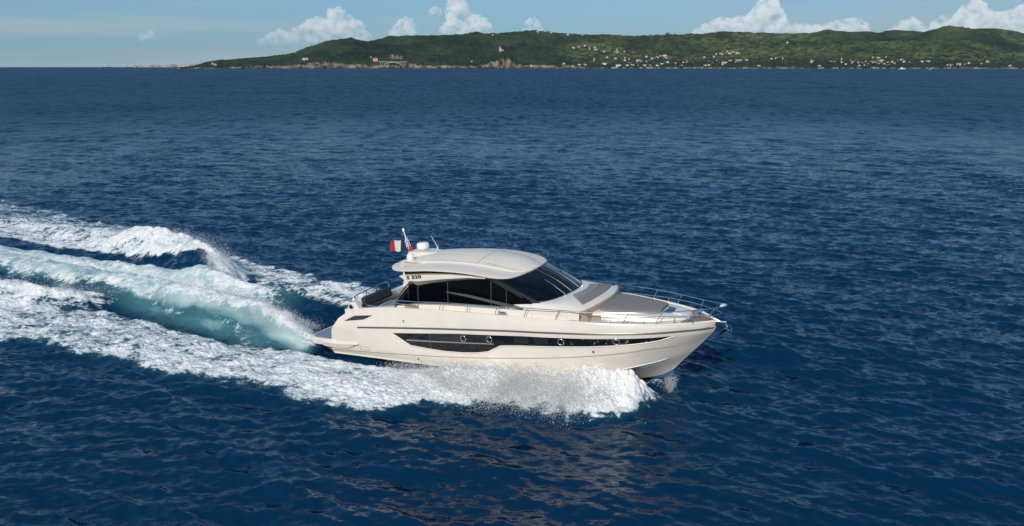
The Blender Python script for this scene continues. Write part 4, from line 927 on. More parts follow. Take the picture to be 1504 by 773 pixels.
# ------------------------------------------------------------------ houses, landmarks and boats along the coast
WALLS = [pmat('white_render', (.58, .55, .50), .8), pmat('cream_render', (.46, .40, .32), .8), pmat('ochre_render', (.55, .36, .22), .8), pmat('pink_render', (.60, .36, .28), .8)]
ROOFS = [pmat('terracotta_roof', (.30, .14, .085), .85), pmat('pale_tile_roof', (.42, .33, .26), .85), pmat('grey_roof', (.30, .29, .28), .8)]
M_STONE = pmat('pale_stone', (.42, .38, .32), .9, noise=.15, nscale=.2); M_CONC = pmat('bridge_concrete', (.36, .35, .32), .85, noise=.1, nscale=.1)
M_SHIP = pmat('ship_white', (.80, .80, .80), .4); M_SHIPB = pmat('ship_blue', (.03, .06, .16), .4)
def gable(w, d, h, r):
    x, y = w / 2, d / 2; o = .35; r0 = h
    V = [(-x, -y, -4), (x, -y, -4), (x, y, -4), (-x, y, -4), (-x, -y, h), (x, -y, h), (x, y, h), (-x, y, h), (-x, 0, h + r), (x, 0, h + r),
         (-x - o, -y - o, h - .1), (x + o, -y - o, h - .1), (x + o, 0, h + r + .12), (-x - o, 0, h + r + .12), (x + o, y + o, h - .1), (-x - o, y + o, h - .1)]
    Fc = [[0, 1, 5, 4], [1, 2, 6, 5], [2, 3, 7, 6], [3, 0, 4, 7], [4, 8, 7], [5, 6, 9], [10, 11, 12, 13], [13, 12, 14, 15]]
    return V, Fc
def house_mesh(k, w, d, h, r, wall, roof, extra=None):
    V, Fc = gable(w, d, h, r); n = len(Fc); mi = [0] * 6 + [1] * 2
    if extra:      # lower wing at the side
        V2, F2 = gable(*extra); o = len(V); V += [(a + w / 2 + extra[0] / 2 - .5, b, c) for a, b, c in V2]; Fc += [[i + o for i in f] for f in F2]; mi += [0] * 6 + [1] * 2
    me = bpy.data.meshes.new('house'); me.from_pydata(V, [], Fc); me.materials.append(wall); me.materials.append(roof)
    me.polygons.foreach_set('material_index', mi); me.update(); return me
HM = [house_mesh(0, 13, 9, 6, 2.2, WALLS[0], ROOFS[1]), house_mesh(1, 11, 9, 5.5, 2.4, WALLS[0], ROOFS[0], (7, 7, 3.5, 1.5)), house_mesh(2, 16, 10, 6.5, 2.2, WALLS[1], ROOFS[1], (8, 7, 3.6, 1.4)),
      house_mesh(3, 12, 9, 7, 2.5, WALLS[2], ROOFS[0]), house_mesh(4, 18, 11, 9, 2.6, WALLS[3], ROOFS[0]), house_mesh(5, 22, 11, 7.5, 1.0, WALLS[0], ROOFS[2])]
HX_PX, HX_PY = to_px(HX, HYY, HH)
def ground_at(px, py, rmin=0):
    az = px_dir(px, py)[0]; j = int(np.clip(round((az - HAZ[0]) / .00085), 0, len(HAZ) - 1))
    col, hh = HX_PY[:, j], HH[:, j]
    ok = (hh > 1.0) & (col <= py) & (HR - COAST[j] > 14)
    i = int(np.argmax(ok)) if ok.any() else int(np.argmax(hh > 1))
    return Vector((HX[i, j], HYY[i, j], HH[i, j])), HR[i], az
# (group phrase, label of the plain members, [(px, py, mesh, scale)])
V1 = 'houses scattered on the green slope above the middle shore'; V2 = 'houses of the middle shore village'; V3 = 'houses on the knoll left of the shore village at right'; V4 = 'houses of the long shore village at right'; V5 = 'houses at the far right shore'
GROUPS = [
 ('houses scattered on the green slope', 'tiny pale house among fields, halfway up the slope above the middle village', [(859, 68.8, 0), (865, 69.6, 1), (866, 73.2, 2), (874, 70.6, 0), (874.5, 74.4, 5), (842, 70.8, 1), (850, 71.2, 3), (887, 76.8, 2), (906, 74.4, 0), (902.7, 77.4, 1), (907, 77.6, 0), (917.4, 76.8, 3), (891.4, 85.6, 0)]),
 ('houses of the middle shore village', 'tiny white or cream house of the village on the middle shore', [(903.5, 87.8, 2), (918, 90.4, 0), (923, 87.8, 1), (917.4, 85.9, 3), (926, 94.4, 0), (921.4, 96.6, 5), (929, 97, 2), (937.3, 96.9, 1), (941, 91.1, 2), (949, 84.8, 0), (957.3, 87.2, 5), (961.3, 86, 1), (952.5, 90.2, 0), (949, 92.3, 3), (964.5, 85.1, 1), (970.5, 83.8, 0), (977.2, 86.4, 2), (946.6, 97.2, 5), (953, 97.2, 2), (964.5, 97, 1), (971.6, 95, 5), (981.2, 92.7, 0), (992.4, 93.9, 3), (999.2, 97.2, 2), (1003.5, 93, 0), (1009, 92, 1), (841, 98.0, 0), (850.4, 96.2, 1), (858.8, 96.2, 2), (828, 94.2, 0), (781, 97.9, 0)]),
 ('houses on the knoll', 'tiny white house on the low knoll above the dark shore wood', [(1034.7, 85.4, 0), (1048.4, 84.8, 3), (1046.8, 81.6, 1), (1052, 80.3, 0), (1058.3, 80.3, 2), (1061.2, 80.8, 0), (1068.3, 77.1, 1), (1072, 79.5, 5), (1076.2, 78.4, 2), (1053.5, 89.9, 0), (1045.5, 93.5, 1), (1040.7, 91.4, 3), (1057.5, 92.6, 0), (1061.2, 96.2, 2), (1067, 93.5, 1), (1071.9, 89.9, 5), (1081.9, 89.5, 2), (1087.8, 89.9, 0), (1095.8, 89.4, 1), (1081.4, 93.5, 0), (1090.2, 93.5, 3), (1036, 97.6, 2), (1041, 97.6, 0), (1114, 97.6, 1)]),
 ('houses of the right-hand shore village', 'tiny house in the long row of the village on the right-hand shore', [(1219.5, 91.4, 0), (1225, 92.2, 2), (1235.4, 93.5, 1), (1242.6, 95.2, 0), (1248.2, 91, 2), (1252, 93.5, 3), (1254.6, 92.2, 0), (1257, 90.6, 1), (1259.7, 93.3, 5), (1262, 97.6, 0), (1266, 94.6, 2), (1270.5, 97.2, 1), (1271.6, 92.1, 0), (1275, 95.4, 3), (1279.5, 92.1, 2), (1283, 93.6, 0), (1285.6, 92.3, 1), (1289, 94.8, 5), (1291.4, 91.3, 2), (1295, 93.4, 3), (1299, 95, 0), (1302.8, 92.4, 1), (1303.9, 97, 2), (1310, 91.8, 0), (1314, 94.2, 3), (1318, 90.1, 1), (1324.8, 89.6, 2), (1327, 92.9, 0), (1333.4, 92.4, 1), (1282.3, 86, 0), (1289.9, 85.8, 2), (1301.7, 85.4, 1), (1353.4, 91.8, 0), (1363, 92.2, 5)]),
 ('houses spread along the shore flats', 'tiny lone house on the flat shore between the two right-hand villages', [(1132.8, 87.4, 0), (1139.7, 87.8, 2), (1192.3, 91, 1), (1204.3, 97.9, 5), (1191.8, 93.4, 0)]),
 ('houses at the far right shore', 'tiny house on the far right shore beyond the long village', [(1392.2, 97.6, 2), (1398, 97.2, 0), (1417, 95.7, 1), (1423.4, 93.9, 0), (1441.7, 95, 3), (1449.3, 92.2, 0), (1483.7, 97.8, 2)]),
 ('houses on the skyline ridge', 'tiny white house up on the skyline of the long middle ridge', [(833.9, 51.8, 5), (855.4, 52.2, 0), (790, 47.6, 0), (809, 48.4, 1), (723.8, 52.6, 0)]),
]
hn = 0
for g, lab, lst in GROUPS:
    for px, py, k in lst:
        p, r, az = ground_at(px, py)
        o = bpy.data.objects.new('house', HM[k]); C.objects.link(o); o.location = p
        sc = .86 * rng.uniform(.8, 1.2); o.scale = (sc, sc, sc); o.rotation_euler = (0, 0, -az + rng.uniform(-.5, .5)); tag(o, lab, 'house', g); hn += 1
def single(px, py, k, label, sc=1.2):
    sc *= .82
    p, r, az = ground_at(px, py); o = bpy.data.objects.new('house', HM[k]); C.objects.link(o); o.location = p; o.scale = (sc, sc, sc); o.rotation_euler = (0, 0, -az); tag(o, label, 'house')
single(936.5, 91, 4, 'larger pink house in the middle of the middle shore village', 1.5)
single(1062.3, 94, 4, 'pink orange house by the water below the low knoll', 1.3)
single(1083, 80.6, 2, 'largest cream house at the right end of the low knoll', 1.5)
single(976, 83.3, 5, 'wide white house topmost in the middle shore village', 1.3)
single(887.4, 95.1, 5, 'long white house alone in dark trees left of the middle village', 1.4)
single(908.6, 98, 5, 'long white boathouse at the waterline left of the middle village', 1.6)
single(1295, 90.8, 4, 'orange house in the middle of the right-hand shore village', 1.2)
single(1408.4, 96.8, 4, 'reddish house on the shore far right beyond the villages', 1.4)
single(1156.4, 64, 0, 'lone white house high on the green hillside', 1.2)
single(447.9, 89.8, 5, 'white villa above the orange cliffs on the left headland', 1.8)
single(551.6, 91, 4, 'long pinkish building at the left end of the arch bridge', 1.9)
single(691.9, 91.6, 1, 'small house on the slope left of the rocky castle headland', 1.0)
# trees in dark shore woods
def blob(seed, n=1):
    bm = bmesh.new(); bmesh.ops.create_icosphere(bm, subdivisions=1, radius=1); r_ = random.Random(seed)
    for v in bm.verts: v.co *= r_.uniform(.7, 1.25)
    V = [v.co[:] for v in bm.verts]; Fc = [[v.index for v in f.verts] for f in bm.faces]; bm.free(); return np.array(V), np.array(Fc)
BL = [blob(i) for i in range(5)]
def build_woods():
    VV, FF, off = [], [], 0; r_ = np.random.default_rng(11)
    for px0, px1, n, d0, d1 in ((835, 1130, 900, 22, 260), (1130, 1510, 1100, 22, 320), (300, 840, 600, 30, 400), (860, 1500, 900, 260, 1300)):
        for _ in range(n):
            az = px_dir(r_.uniform(px0, px1), 98)[0]; j = int((az - HAZ[0]) / .00085); rr = COAST[j] + r_.uniform(d0, d1); i = int(np.argmin(np.abs(HR - rr)))
            if HH[i, j] < 2: continue
            v, f = BL[r_.integers(5)]; s_ = r_.uniform(3.2, 6.5); h_ = r_.uniform(.9, 1.5)
            VV.append(v * [s_, s_, s_ * h_] + [rr * math.sin(az), rr * math.cos(az), HH[i, j] + s_ * .55]); FF.append(f + off); off += len(v)
    me = bpy.data.meshes.new('coastal_wood'); V = np.concatenate(VV); Fq = np.concatenate(FF)
    me.from_pydata(V.tolist(), [], Fq.tolist()); me.update(); return me
cw = link('coastal_wood', build_woods(), pmat('pine_foliage', (.022, .034, .018), .9, noise=.5, nscale=.05)); tag(cw, kind='stuff')
# arch bridge
p0, r0_, az0 = ground_at(577, 96.5); r0_ = COAST[int((az0 - HAZ[0]) / .00085)] + 6
br_ = bpy.data.objects.new('arch_bridge', None); C.objects.link(br_); br_.location = (r0_ * math.sin(az0), r0_ * math.cos(az0), 0); br_.rotation_euler = (0, 0, -az0)
tag(br_, 'grey concrete arch bridge crossing a cove below the orange rock scar', 'bridge')
ppm = r0_ / F_PX; zd = CAM_H + r0_ * math.tan(px_dir(577, 90.6)[1])
part_b = lambda n, vf: pymesh(n, vf[0], vf[1], M_CONC, br_, None)
part_b('deck', box((0, 0, zd - 1.5), (40 * ppm, 9, 3.4)))
A_ = [(math.cos(a) * 13.5 * ppm, math.sin(a) * (zd - 7)) for a in np.linspace(math.pi, 0, 25)]
part_b('arch', solid([[(x, -4, z + 1), (x, -4, z + 4.8)] for x, z in A_], (0, 8, 0)))
for x in np.linspace(-17, 17, 13):
    zz = float(np.interp(x * ppm, [a for a, _ in A_], [b for _, b in A_], left=-2, right=-2)) + 3
    if zd - 3 - zz > 2: part_b('pier', box((x * ppm, 0, (zz + zd - 3) / 2), (2.4, 6.5, zd - 3 - zz)))
# castle on its rock, dome on the hill, towers
def landmark(name, label, cat, px, py, build, rot=0):
    p, r, az = ground_at(px, py); o = bpy.data.objects.new(name, None); C.objects.link(o); o.location = p; o.rotation_euler = (0, 0, -az + rot); tag(o, label, cat); build(o); return o
def castle(o):
    pymesh('keep', *box((0, 0, 7), (15, 12, 18)), WALLS[1], o, None); pymesh('tower', *box((-3, -2, 19), (7, 7, 12)), WALLS[1], o, None)
    pymesh('wing', *box((13, 0, 3), (13, 11, 10)), WALLS[1], o, None); pymesh('parapet', *box((-3, -2, 25.6), (8, 8, 1.4)), M_STONE, o, None)
landmark('castle', 'small pale castle on top of the rocky headland', 'castle', 735.3, 75.5, castle)
def dome(o):
    pymesh('tower', *lathe([(0, -3), (6, -3), (6, 9), (0, 9)], n=14), WALLS[0], o, 40); pymesh('dome', *lathe([(0, 8)] + [(8 * math.cos(a), 9 + 8 * math.sin(a)) for a in np.linspace(-.3, 1.5, 9)] + [(0, 17)], n=18), M_SHIP, o, 60)
landmark('radar_station', 'white radar dome on the summit of the round hill', 'radar station', 1218.2, 44.4, dome)
def tower_(w, h, m):
    def f(o): pymesh('shaft', *box((0, 0, h / 2 - 2), (w, w, h + 4)), m, o, None); pymesh('cap', *lathe([(w * .75, h - .2), (w * .75, h + .8), (w * .1, h + w * .8), (0, h + w * .9)], n=4), ROOFS[0], o, None)
    return f
landmark('bell_tower', 'small cream bell tower rising left of the middle village', 'tower', 872, 91.4, tower_(6, 17, WALLS[1]))
landmark('bell_tower', 'thin cream tower on the flat between the two right-hand villages', 'tower', 1150, 89.3, tower_(5, 14, WALLS[1]))
landmark('bell_tower', 'church tower at the left end of the right-hand shore village', 'tower', 1236, 90, tower_(6, 16, WALLS[1]))
landmark('signal_tower', 'small white tower on the slope left of the arch bridge', 'tower', 545.2, 85.8, tower_(4.5, 10, WALLS[0]))
landmark('lighthouse', 'thin dark lighthouse on the tip of the left headland', 'lighthouse', 296.3, 94, tower_(5, 20, M_STONE))
def fort(o):
    pymesh('keep', *box((0, 0, 5), (26, 14, 14)), WALLS[2], o, None); pymesh('turret', *box((-8, 0, 14), (9, 9, 8)), WALLS[2], o, None)
landmark('fort', 'low tan fort on the shore of the left headland', 'fort', 314, 97, fort)
# far town on a low spit
TR = 8200.0
def far_pt(px, z=0, r=TR): az = px_dir(px, 98)[0]; return Vector((r * math.sin(az), r * math.cos(az), z)), az
sp_ = []
for px in np.linspace(196, 312, 40):
    az = px_dir(px, 98)[0]; hgt_ = 5 + 9 * sstep(200, 300, px)
    sp_.append([(r * math.sin(az), r * math.cos(az), z) for r, z in ((TR - 60, -3), (TR - 30, 3), (TR + 40, hgt_), (TR + 260, hgt_ + 6), (TR + 330, -3))])
spit = pymesh('spit_terrain', *grid(sp_), pmat('spit_ground', (.18, .15, .12), 1), None, 30); tag(spit, kind='structure')
TM = [house_mesh(9, 20, 14, 13, 3, WALLS[0], ROOFS[1]), house_mesh(9, 26, 14, 17, 1.5, WALLS[1], ROOFS[0]), house_mesh(9, 30, 14, 11, 2, WALLS[0], ROOFS[2]), house_mesh(9, 18, 14, 15, 3, WALLS[3], ROOFS[0])]
for px in np.concatenate([np.linspace(199, 216, 6), np.linspace(218, 288, 34)]):
    p, az = far_pt(px + rng.uniform(-1, 1), 4 + 6 * float(sstep(210, 300, px)), TR + rng.uniform(-10, 120))
    o = bpy.data.objects.new('town_building', TM[rng.integers(4)]); C.objects.link(o); o.location = p; o.rotation_euler = (0, 0, -az + rng.uniform(-.25, .25)); s_ = rng.uniform(.7, 1.2); o.scale = (s_, s_, s_)
    tag(o, 'tiny pale block of the hazy town at the far left on the horizon', 'building', 'buildings of the far left town')
# vessels
def ship(px, r, L_, label, name, cat, flip=1):
    p, az = far_pt(px, 0, r); o = bpy.data.objects.new(name, None); C.objects.link(o); o.location = p; o.rotation_euler = (0, 0, -az + R(8)); o.scale = (flip, 1, 1); tag(o, label, cat)
    k = L_ / 100
    pymesh('hull', *merge(prism([(-50 * k, 0, 0), (44 * k, 0, 0), (54 * k, 0, 11 * k), (-50 * k, 0, 11 * k)], (0, -8 * k, 0), (0, 8 * k, 0))), M_SHIPB if L_ > 60 else M_SHIP, o, None)
    pymesh('superstructure', *merge(prism([(-44 * k, 0, 11.1 * k), (38 * k, 0, 11.1 * k), (32 * k, 0, 19 * k), (-40 * k, 0, 19 * k)], (0, -7.5 * k, 0), (0, 7.5 * k, 0))), M_SHIP, o, None)
    pymesh('bridge', *prism([(8 * k, 0, 19.1 * k), (30 * k, 0, 19.1 * k), (27 * k, 0, 25 * k), (8 * k, 0, 25 * k)], (0, -7 * k, 0), (0, 7 * k, 0)), M_SHIP, o, None)
    pymesh('funnel', *prism([(-26 * k, 0, 19.1 * k), (-14 * k, 0, 19.1 * k), (-16 * k, 0, 29 * k), (-27 * k, 0, 29 * k)], (0, -3 * k, 0), (0, 3 * k, 0)), M_SHIPB, o, None); return o
ship(157, 8000, 72, 'white ferry with a dark stern alone on the horizon, left of the town', 'ferry', 'ferry', -1)
ship(190, 8050, 64, 'white passenger ship moored at the left end of the hazy town', 'passenger_ship', 'ship')
def motorboat(px, r, L_, label, rz=0):
    p, az = far_pt(px, 0, r); o = bpy.data.objects.new('motorboat', None); C.objects.link(o); o.location = p; o.rotation_euler = (0, 0, -az + rz); tag(o, label, 'boat')
    V, Fc = [], []; st = []
    for x, w, h in ((-.5, .16, .10), (0, .17, .11), (.3, .12, .13), (.5, .01, .16)): st.append([(x * L_, -w * L_, h * L_), (x * L_, -w * .6 * L_, -.05 * L_), (x * L_, w * .6 * L_, -.05 * L_), (x * L_, w * L_, h * L_), (x * L_, 0, h * L_ * .9), (x * L_, -w * L_, h * L_)])
    pymesh('hull', *grid(st), M_SHIP, o, 30); pymesh('cabin', *prism([(-.2 * L_, 0, .1 * L_), (.2 * L_, 0, .1 * L_), (.08 * L_, 0, .24 * L_), (-.18 * L_, 0, .24 * L_)], (0, -.09 * L_, 0), (0, .09 * L_, 0)), M_SHIP, o, None)
motorboat(1366.5, 3300, 9, 'tiny white motorboat alone off the right-hand shore')
motorboat(1325, 3600, 26, 'long white motorboat off the right-hand shore village')

# ------------------------------------------------------------------ cumulus clouds far beyond the coast
def cloud_mat():
    m, t, b, out = new_mat('cloud_vapour'); t.nodes.remove(b); N = t.nodes.new; L = t.links.new
    pv = N('ShaderNodeVolumePrincipled'); pv.inputs['Color'].default_value = (1, .985, .955, 1); pv.inputs['Anisotropy'].default_value = -.25
    tc = N('ShaderNodeTexCoord'); n = N('ShaderNodeTexNoise'); n.inputs['Scale'].default_value = .0042; n.inputs['Detail'].default_value = 5; n.inputs['Roughness'].default_value = .62
    L(tc.outputs['Object'], n.inputs['Vector'])
    mr = N('ShaderNodeMapRange'); mr.inputs[1].default_value = .44; mr.inputs[2].default_value = .66; mr.inputs[3].default_value = 0; mr.inputs[4].default_value = 1; L(n.outputs[0], mr.inputs[0])
    sx = N('ShaderNodeSeparateXYZ'); L(tc.outputs['Object'], sx.inputs[0])
    g = N('ShaderNodeMapRange'); g.inputs[1].default_value = 560; g.inputs[2].default_value = 1150; g.inputs[3].default_value = .05; g.inputs[4].default_value = 1; L(sx.outputs['Z'], g.inputs[0])
    mu = N('ShaderNodeMath'); mu.operation = 'MULTIPLY'; L(mr.outputs[0], mu.inputs[0]); L(g.outputs[0], mu.inputs[1])
    m2 = N('ShaderNodeMath'); m2.operation = 'MULTIPLY'; L(mu.outputs[0], m2.inputs[0]); m2.inputs[1].default_value = .010
    L(m2.outputs[0], pv.inputs['Density']); L(pv.outputs[0], out.inputs['Volume']); return m
M_CLOUD = cloud_mat()
CD = 22000.0
def cloud(tops, base, label, rr=(5, 9), seed=0):
    r_ = np.random.default_rng(seed); bm = bmesh.new(); k = CD / F_PX
    for px in np.arange(tops[0][0], tops[-1][0], 4.0):
        yt = np.interp(px, [a for a, _ in tops], [b for _, b in tops]); y = yt + r_.uniform(0, 3); first = True
        while y < base:
            r = r_.uniform(*rr) * (.62 if first else 1); a, e = px_dir(px + r_.uniform(-2, 2), y + r)
            d = CD + r_.uniform(-14, 14) * k
            c = Vector((d * math.sin(a), d * math.cos(a), CAM_H + d * math.tan(e)))
            bmesh.ops.create_icosphere(bm, subdivisions=2, radius=r * k, matrix=Matrix.Translation(c)); y += r * 1.1; first = False
    me = bpy.data.meshes.new('cloud'); bm.to_mesh(me); bm.free()
    o = link('cloud', me, M_CLOUD); rm = o.modifiers.new('r', 'REMESH'); rm.mode = 'VOXEL'; rm.voxel_size = 34
    tag(o, label, 'cloud'); return o
cloud([(384, 54), (400, 43), (412, 40), (424, 47), (434, 38), (445, 32), (456, 26), (466, 20), (476, 24), (484, 12), (494, 8), (504, 12), (514, 22), (528, 28), (538, 40), (546, 52)], 58, 'largest white cumulus standing over the left headland', seed=1)
cloud([(572, 46), (582, 30), (592, 21), (604, 26), (614, 42)], 50, 'small cumulus just right of the largest one, over the left hills', seed=2)
cloud([(628, 16), (638, 4), (648, 14)], 16, 'tiny rounded cloud puff high above the middle hills', (4, 6), 3)
cloud([(648, 40), (656, 22), (664, -14), (674, -22), (686, 8), (694, 20), (706, 18), (716, 26), (722, 40)], 46, 'tall narrow cumulus tower cut by the top of the picture, left of centre', seed=4)
cloud([(768, 40), (778, 22), (788, 26), (796, 40)], 44, 'faint small cloud low over the middle ridge', (4, 7), 5)
cloud([(1018, 44), (1030, 34), (1046, 28), (1058, 22), (1072, 24), (1084, 20), (1098, 22), (1110, 6), (1120, -8), (1132, -16), (1142, 2), (1148, 14), (1156, 34), (1176, 32), (1200, 34), (1220, 30), (1240, 26), (1262, 24), (1276, 36)], 50, 'long white cumulus bank with one tower, over the right-hand hills', seed=6)
cloud([(1306, 44), (1324, 30), (1340, 22), (1352, 28), (1362, 42)], 48, 'pale cloud between the two right-hand cumulus banks', seed=7)
cloud([(1372, 30), (1384, 20), (1398, 24), (1412, 10), (1424, -2), (1436, -6), (1446, 6), (1460, 16), (1476, 16), (1490, 10), (1504, 4), (1530, 0), (1550, 20)], 48, 'bright cumulus over the rightmost hill, at the right edge', seed=8)
cloud([(205, 48), (214, 38), (224, 42), (230, 50)], 54, 'faint lone puff in the clear sky at the far left', (3.5, 5), 9)

# ------------------------------------------------------------------ spray thrown up by the yacht
def spray():
    r_ = np.random.default_rng(21); P, Sz = [], []
    to_w = lambda x, n: np.stack([YO[0] + x * math.cos(YAW) + n * math.sin(YAW), YO[1] - x * math.sin(YAW) + n * math.cos(YAW)], -1)
    def add(x, n, z, s): xy = to_w(x, n); P.append(np.concatenate([xy, z[:, None]], 1)); Sz.append(s)
    def sizes(k, m=.017): return np.clip(m * np.exp(r_.normal(0, .5, k)), .003, .022)
    E_X = [-4, -2, 0, 1.5, 3, 4.4, 5.2, 5.9]
    # sheets thrown sideways from the chine: jets of drops
    for side_, nj in ((-1, 520), (1, 90)):
        for _ in range(nj):
            x0 = 5.7 - 8.5 * r_.beta(1.15, 1.5); c = float(np.interp(x0, [-3, 0, 2, 3, 4.2, 5.3, 6], [2.06, 2.04, 1.9, 1.73, 1.4, 1.0, .7]))
            e = float(np.interp(x0, E_X, [4.4, 4.3, 4.2, 4.1, 3.8, 3.6, 3.1, 1.7])) * r_.uniform(.72, 1.04)
            hh = float(np.interp(x0, [-3, -1, 1, 3, 4.6, 5.7], [.28, .42, .62, .80, .85, .45])) * r_.uniform(.4, 1.25); back = r_.uniform(.4, 1.3)
            k = int(r_.uniform(120, 260)); u = np.clip(r_.beta(3.2, .9, k) * r_.uniform(.86, 1.12), 0, 1.15)
            n = c + (e - c) * u; z = .10 + hh * (4 * u * np.clip(1 - u, 0, 1))**.8 * np.where(u < .5, 1, 1) + .30 * np.clip(1 - u, 0, 1) * hh
            sp = .05 + .13 * u
            add(x0 - back * u + r_.normal(0, 1, k) * sp, side_ * (n + r_.normal(0, 1, k) * sp), np.maximum(z + r_.normal(0, 1, k) * sp * .9, .02), sizes(k, .0065))
    # rooster ridge lip
    k = 14000; x = -8.0 - 11 * r_.beta(1, 1.7, k); rc = np.interp(-x, [7, 8.5, 12, 18, 29], [2.0, 1.75, 1.25, .85, .55]); pk = np.interp(-x, [7.5, 8.2, 10, 13, 18, 29], [.1, .5, .9, 1.12, 1.0, .75])
    cl = fbm(x * 1.3, x * 0 + 3, 3); n = -(rc + r_.normal(0, .42, k)); z = pk * np.exp(-((-n - rc) / .8)**2) + np.abs(r_.normal(0, .16, k)) * (1 + 1.5 * np.clip(cl, -.4, 1))
    add(x, n, z, sizes(k, .006))
    # breaking crests each side
    for side_, k, sh, sc in ((1, 16000, 0, 1.0), (-1, 5000, 3.0, .6)):
        x = -16.5 - 16 * r_.beta(1.1, 1.4, k) - sh; xx = x + sh; dc = 1.5 + 4.9 * (1 - np.exp(-np.clip(-16 - xx, 0, 100) / 7.5)); ph = np.interp(-xx, [15, 18.5, 21, 26, 32, 40], [.5, 1.1, 1.45, 1.4, .7, .3]) * sc
        cl = fbm(x * .9, x * 0 + 8, 3); add(x, side_ * (dc + r_.normal(.1, .4, k)), ph * .92 + np.abs(r_.normal(0, .20, k)) * (1 + 1.6 * np.clip(cl, -.5, 1)), sizes(k, .008))
    # small splash off the stem on the far side
    k = 9000; x = r_.uniform(4.6, 6.2, k); add(x, .5 + (6.2 - x) * .7 + r_.normal(0, .22, k), np.abs(r_.normal(.1, .2, k)), sizes(k, .009))
    P = np.concatenate(P); Sz = np.concatenate(Sz); K = len(P)
    O = np.array([[1, 1, 1], [-1, -1, 1], [-1, 1, -1], [1, -1, -1]], float) * .9; T = np.array([[0, 1, 3], [0, 2, 1], [0, 3, 2], [1, 2, 3]])
    V = (P[:, None, :] + O[None] * Sz[:, None, None] * r_.uniform(.7, 1.3, (K, 4, 3))).reshape(-1, 3)
    Fq = (T[None] + (np.arange(K) * 4)[:, None, None]).reshape(-1, 3)
    me = bpy.data.meshes.new('spray'); me.vertices.add(len(V)); me.vertices.foreach_set('co', V.astype('f4').ravel())
    me.loops.add(Fq.size); me.loops.foreach_set('vertex_index', Fq.ravel().astype('i4')); me.polygons.add(len(Fq)); me.polygons.foreach_set('loop_start', np.arange(0, Fq.size, 3, dtype='i4'))
    me.update(calc_edges=True); me.polygons.foreach_set('use_smooth', np.ones(len(Fq), bool)); print('drops', K); return me
m, t, b, out = new_mat('spray_drops'); t.nodes.remove(b)
d1 = t.nodes.new('ShaderNodeBsdfDiffuse'); d1.inputs[0].default_value = (.92, .93, .93, 1); d2 = t.nodes.new('ShaderNodeBsdfTranslucent'); d2.inputs[0].default_value = (.92, .93, .93, 1)
ms = t.nodes.new('ShaderNodeMixShader'); ms.inputs[0].default_value = .5; t.links.new(d1.outputs[0], ms.inputs[1]); t.links.new(d2.outputs[0], ms.inputs[2])
tp = t.nodes.new('ShaderNodeBsdfTransparent'); mt = t.nodes.new('ShaderNodeMixShader'); mt.inputs[0].default_value = .5
t.links.new(tp.outputs[0], mt.inputs[1]); t.links.new(ms.outputs[0], mt.inputs[2]); t.links.new(mt.outputs[0], out.inputs['Surface'])
sy = link('spray', spray(), m); tag(sy, kind='stuff')

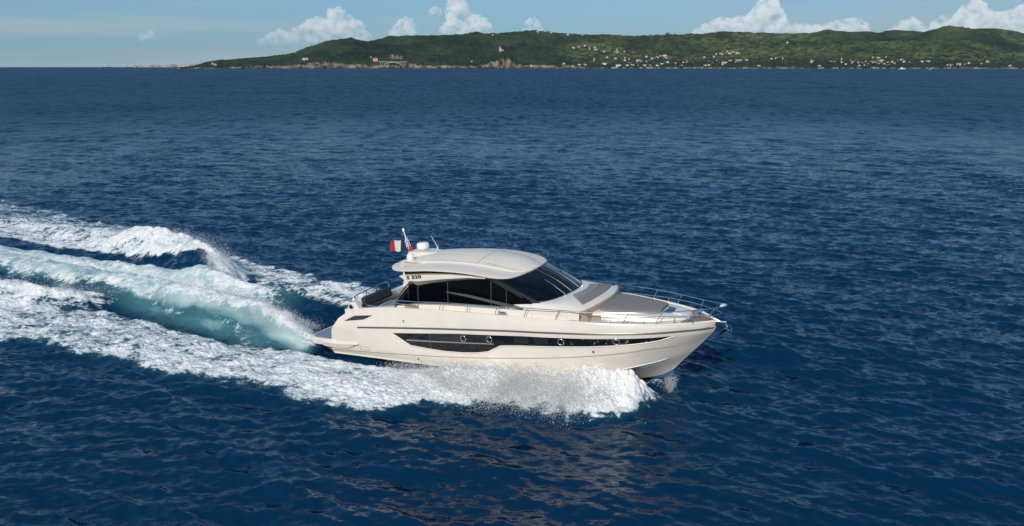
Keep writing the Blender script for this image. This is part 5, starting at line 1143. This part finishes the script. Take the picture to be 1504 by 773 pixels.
# mist carried by the spray
def mist(a, c, w, h, zc, dens, seed, thr=.35, amp=1.5, ns=1.6):
    """a soft body of spray along the line a-c given in course coordinates (x ahead, n to port)"""
    wa = np.array([YO[0] + a[0] * math.cos(YAW) + a[1] * math.sin(YAW), YO[1] - a[0] * math.sin(YAW) + a[1] * math.cos(YAW)])
    wc = np.array([YO[0] + c[0] * math.cos(YAW) + c[1] * math.sin(YAW), YO[1] - c[0] * math.sin(YAW) + c[1] * math.cos(YAW)])
    L_ = np.linalg.norm(wc - wa) / 2; ang = math.atan2(wc[1] - wa[1], wc[0] - wa[0]); mid = (wa + wc) / 2
    V, Fc = box((0, 0, 0), (2, 2, 2)); o = pymesh('spray_mist', V, Fc, None, None, None)
    o.location = (mid[0], mid[1], zc); o.rotation_euler = (0, 0, ang); o.scale = (L_, w, h)
    m, t, b, out = new_mat('spray_mist'); t.nodes.remove(b); N = t.nodes.new; L = t.links.new
    pv = N('ShaderNodeVolumePrincipled'); pv.inputs['Color'].default_value = (.998, .998, .998, 1); pv.inputs['Anisotropy'].default_value = -.3
    tc = N('ShaderNodeTexCoord'); mp = N('ShaderNodeMapping'); mp.inputs['Scale'].default_value = (L_ * .8, w * 1.1, h); mp.inputs['Location'].default_value = (seed * 3.7, seed, 0)
    n = N('ShaderNodeTexNoise'); n.inputs['Scale'].default_value = ns; n.inputs['Detail'].default_value = 6; n.inputs['Roughness'].default_value = .62
    L(tc.outputs['Object'], mp.inputs[0]); L(mp.outputs[0], n.inputs['Vector'])
    sx = N('ShaderNodeSeparateXYZ'); L(tc.outputs['Object'], sx.inputs[0])
    def mth(op, p, q):
        k = N('ShaderNodeMath'); k.operation = op
        for i_, v in enumerate((p, q)):
            if isinstance(v, (int, float)): k.inputs[i_].default_value = v
            else: L(v, k.inputs[i_])
        return k.outputs[0]
    x2 = mth('POWER', mth('ABSOLUTE', sx.outputs[0], 0), 3.0); y2 = mth('POWER', mth('ABSOLUTE', sx.outputs[1], 0), 2.0); z2 = mth('POWER', mth('ABSOLUTE', sx.outputs[2], 0), 2.0)
    r2 = mth('ADD', mth('ADD', x2, y2), z2)
    f = mth('ADD', mth('SUBTRACT', 1 - thr, r2), mth('MULTIPLY', mth('SUBTRACT', n.outputs[0], .5), amp * 2))
    mr = N('ShaderNodeMapRange'); mr.interpolation_type = 'SMOOTHSTEP'; mr.inputs[1].default_value = 0; mr.inputs[2].default_value = .9; L(f, mr.inputs[0])
    inside = N('ShaderNodeMapRange'); inside.inputs[1].default_value = 1.0; inside.inputs[2].default_value = .75; L(r2, inside.inputs[0])
    L(mth('MULTIPLY', mth('MULTIPLY', mr.outputs[0], inside.outputs[0]), dens), pv.inputs['Density']); L(pv.outputs[0], out.inputs['Volume'])
    try: m.cycles.volume_step_rate = .12
    except Exception: pass
    o.data.materials.append(m); tag(o, kind='stuff'); return o
mist((5.7, -1.75), (1.8, -3.0), .85, .72, .16, 2.2, 1)
mist((3.2, -2.7), (-3.0, -3.7), .95, .52, .10, 1.6, 2)
mist((-7.9, -2.0), (-12.5, -1.55), .60, 1.0, .25, 5, 3, .45)
mist((-16.2, 1.7), (-24.5, 5.2), .75, 1.75, .1, 4, 4, .45)
mist((-20, -2.6), (-28, -5.8), .9, 1.05, .1, 4, 6, .45)
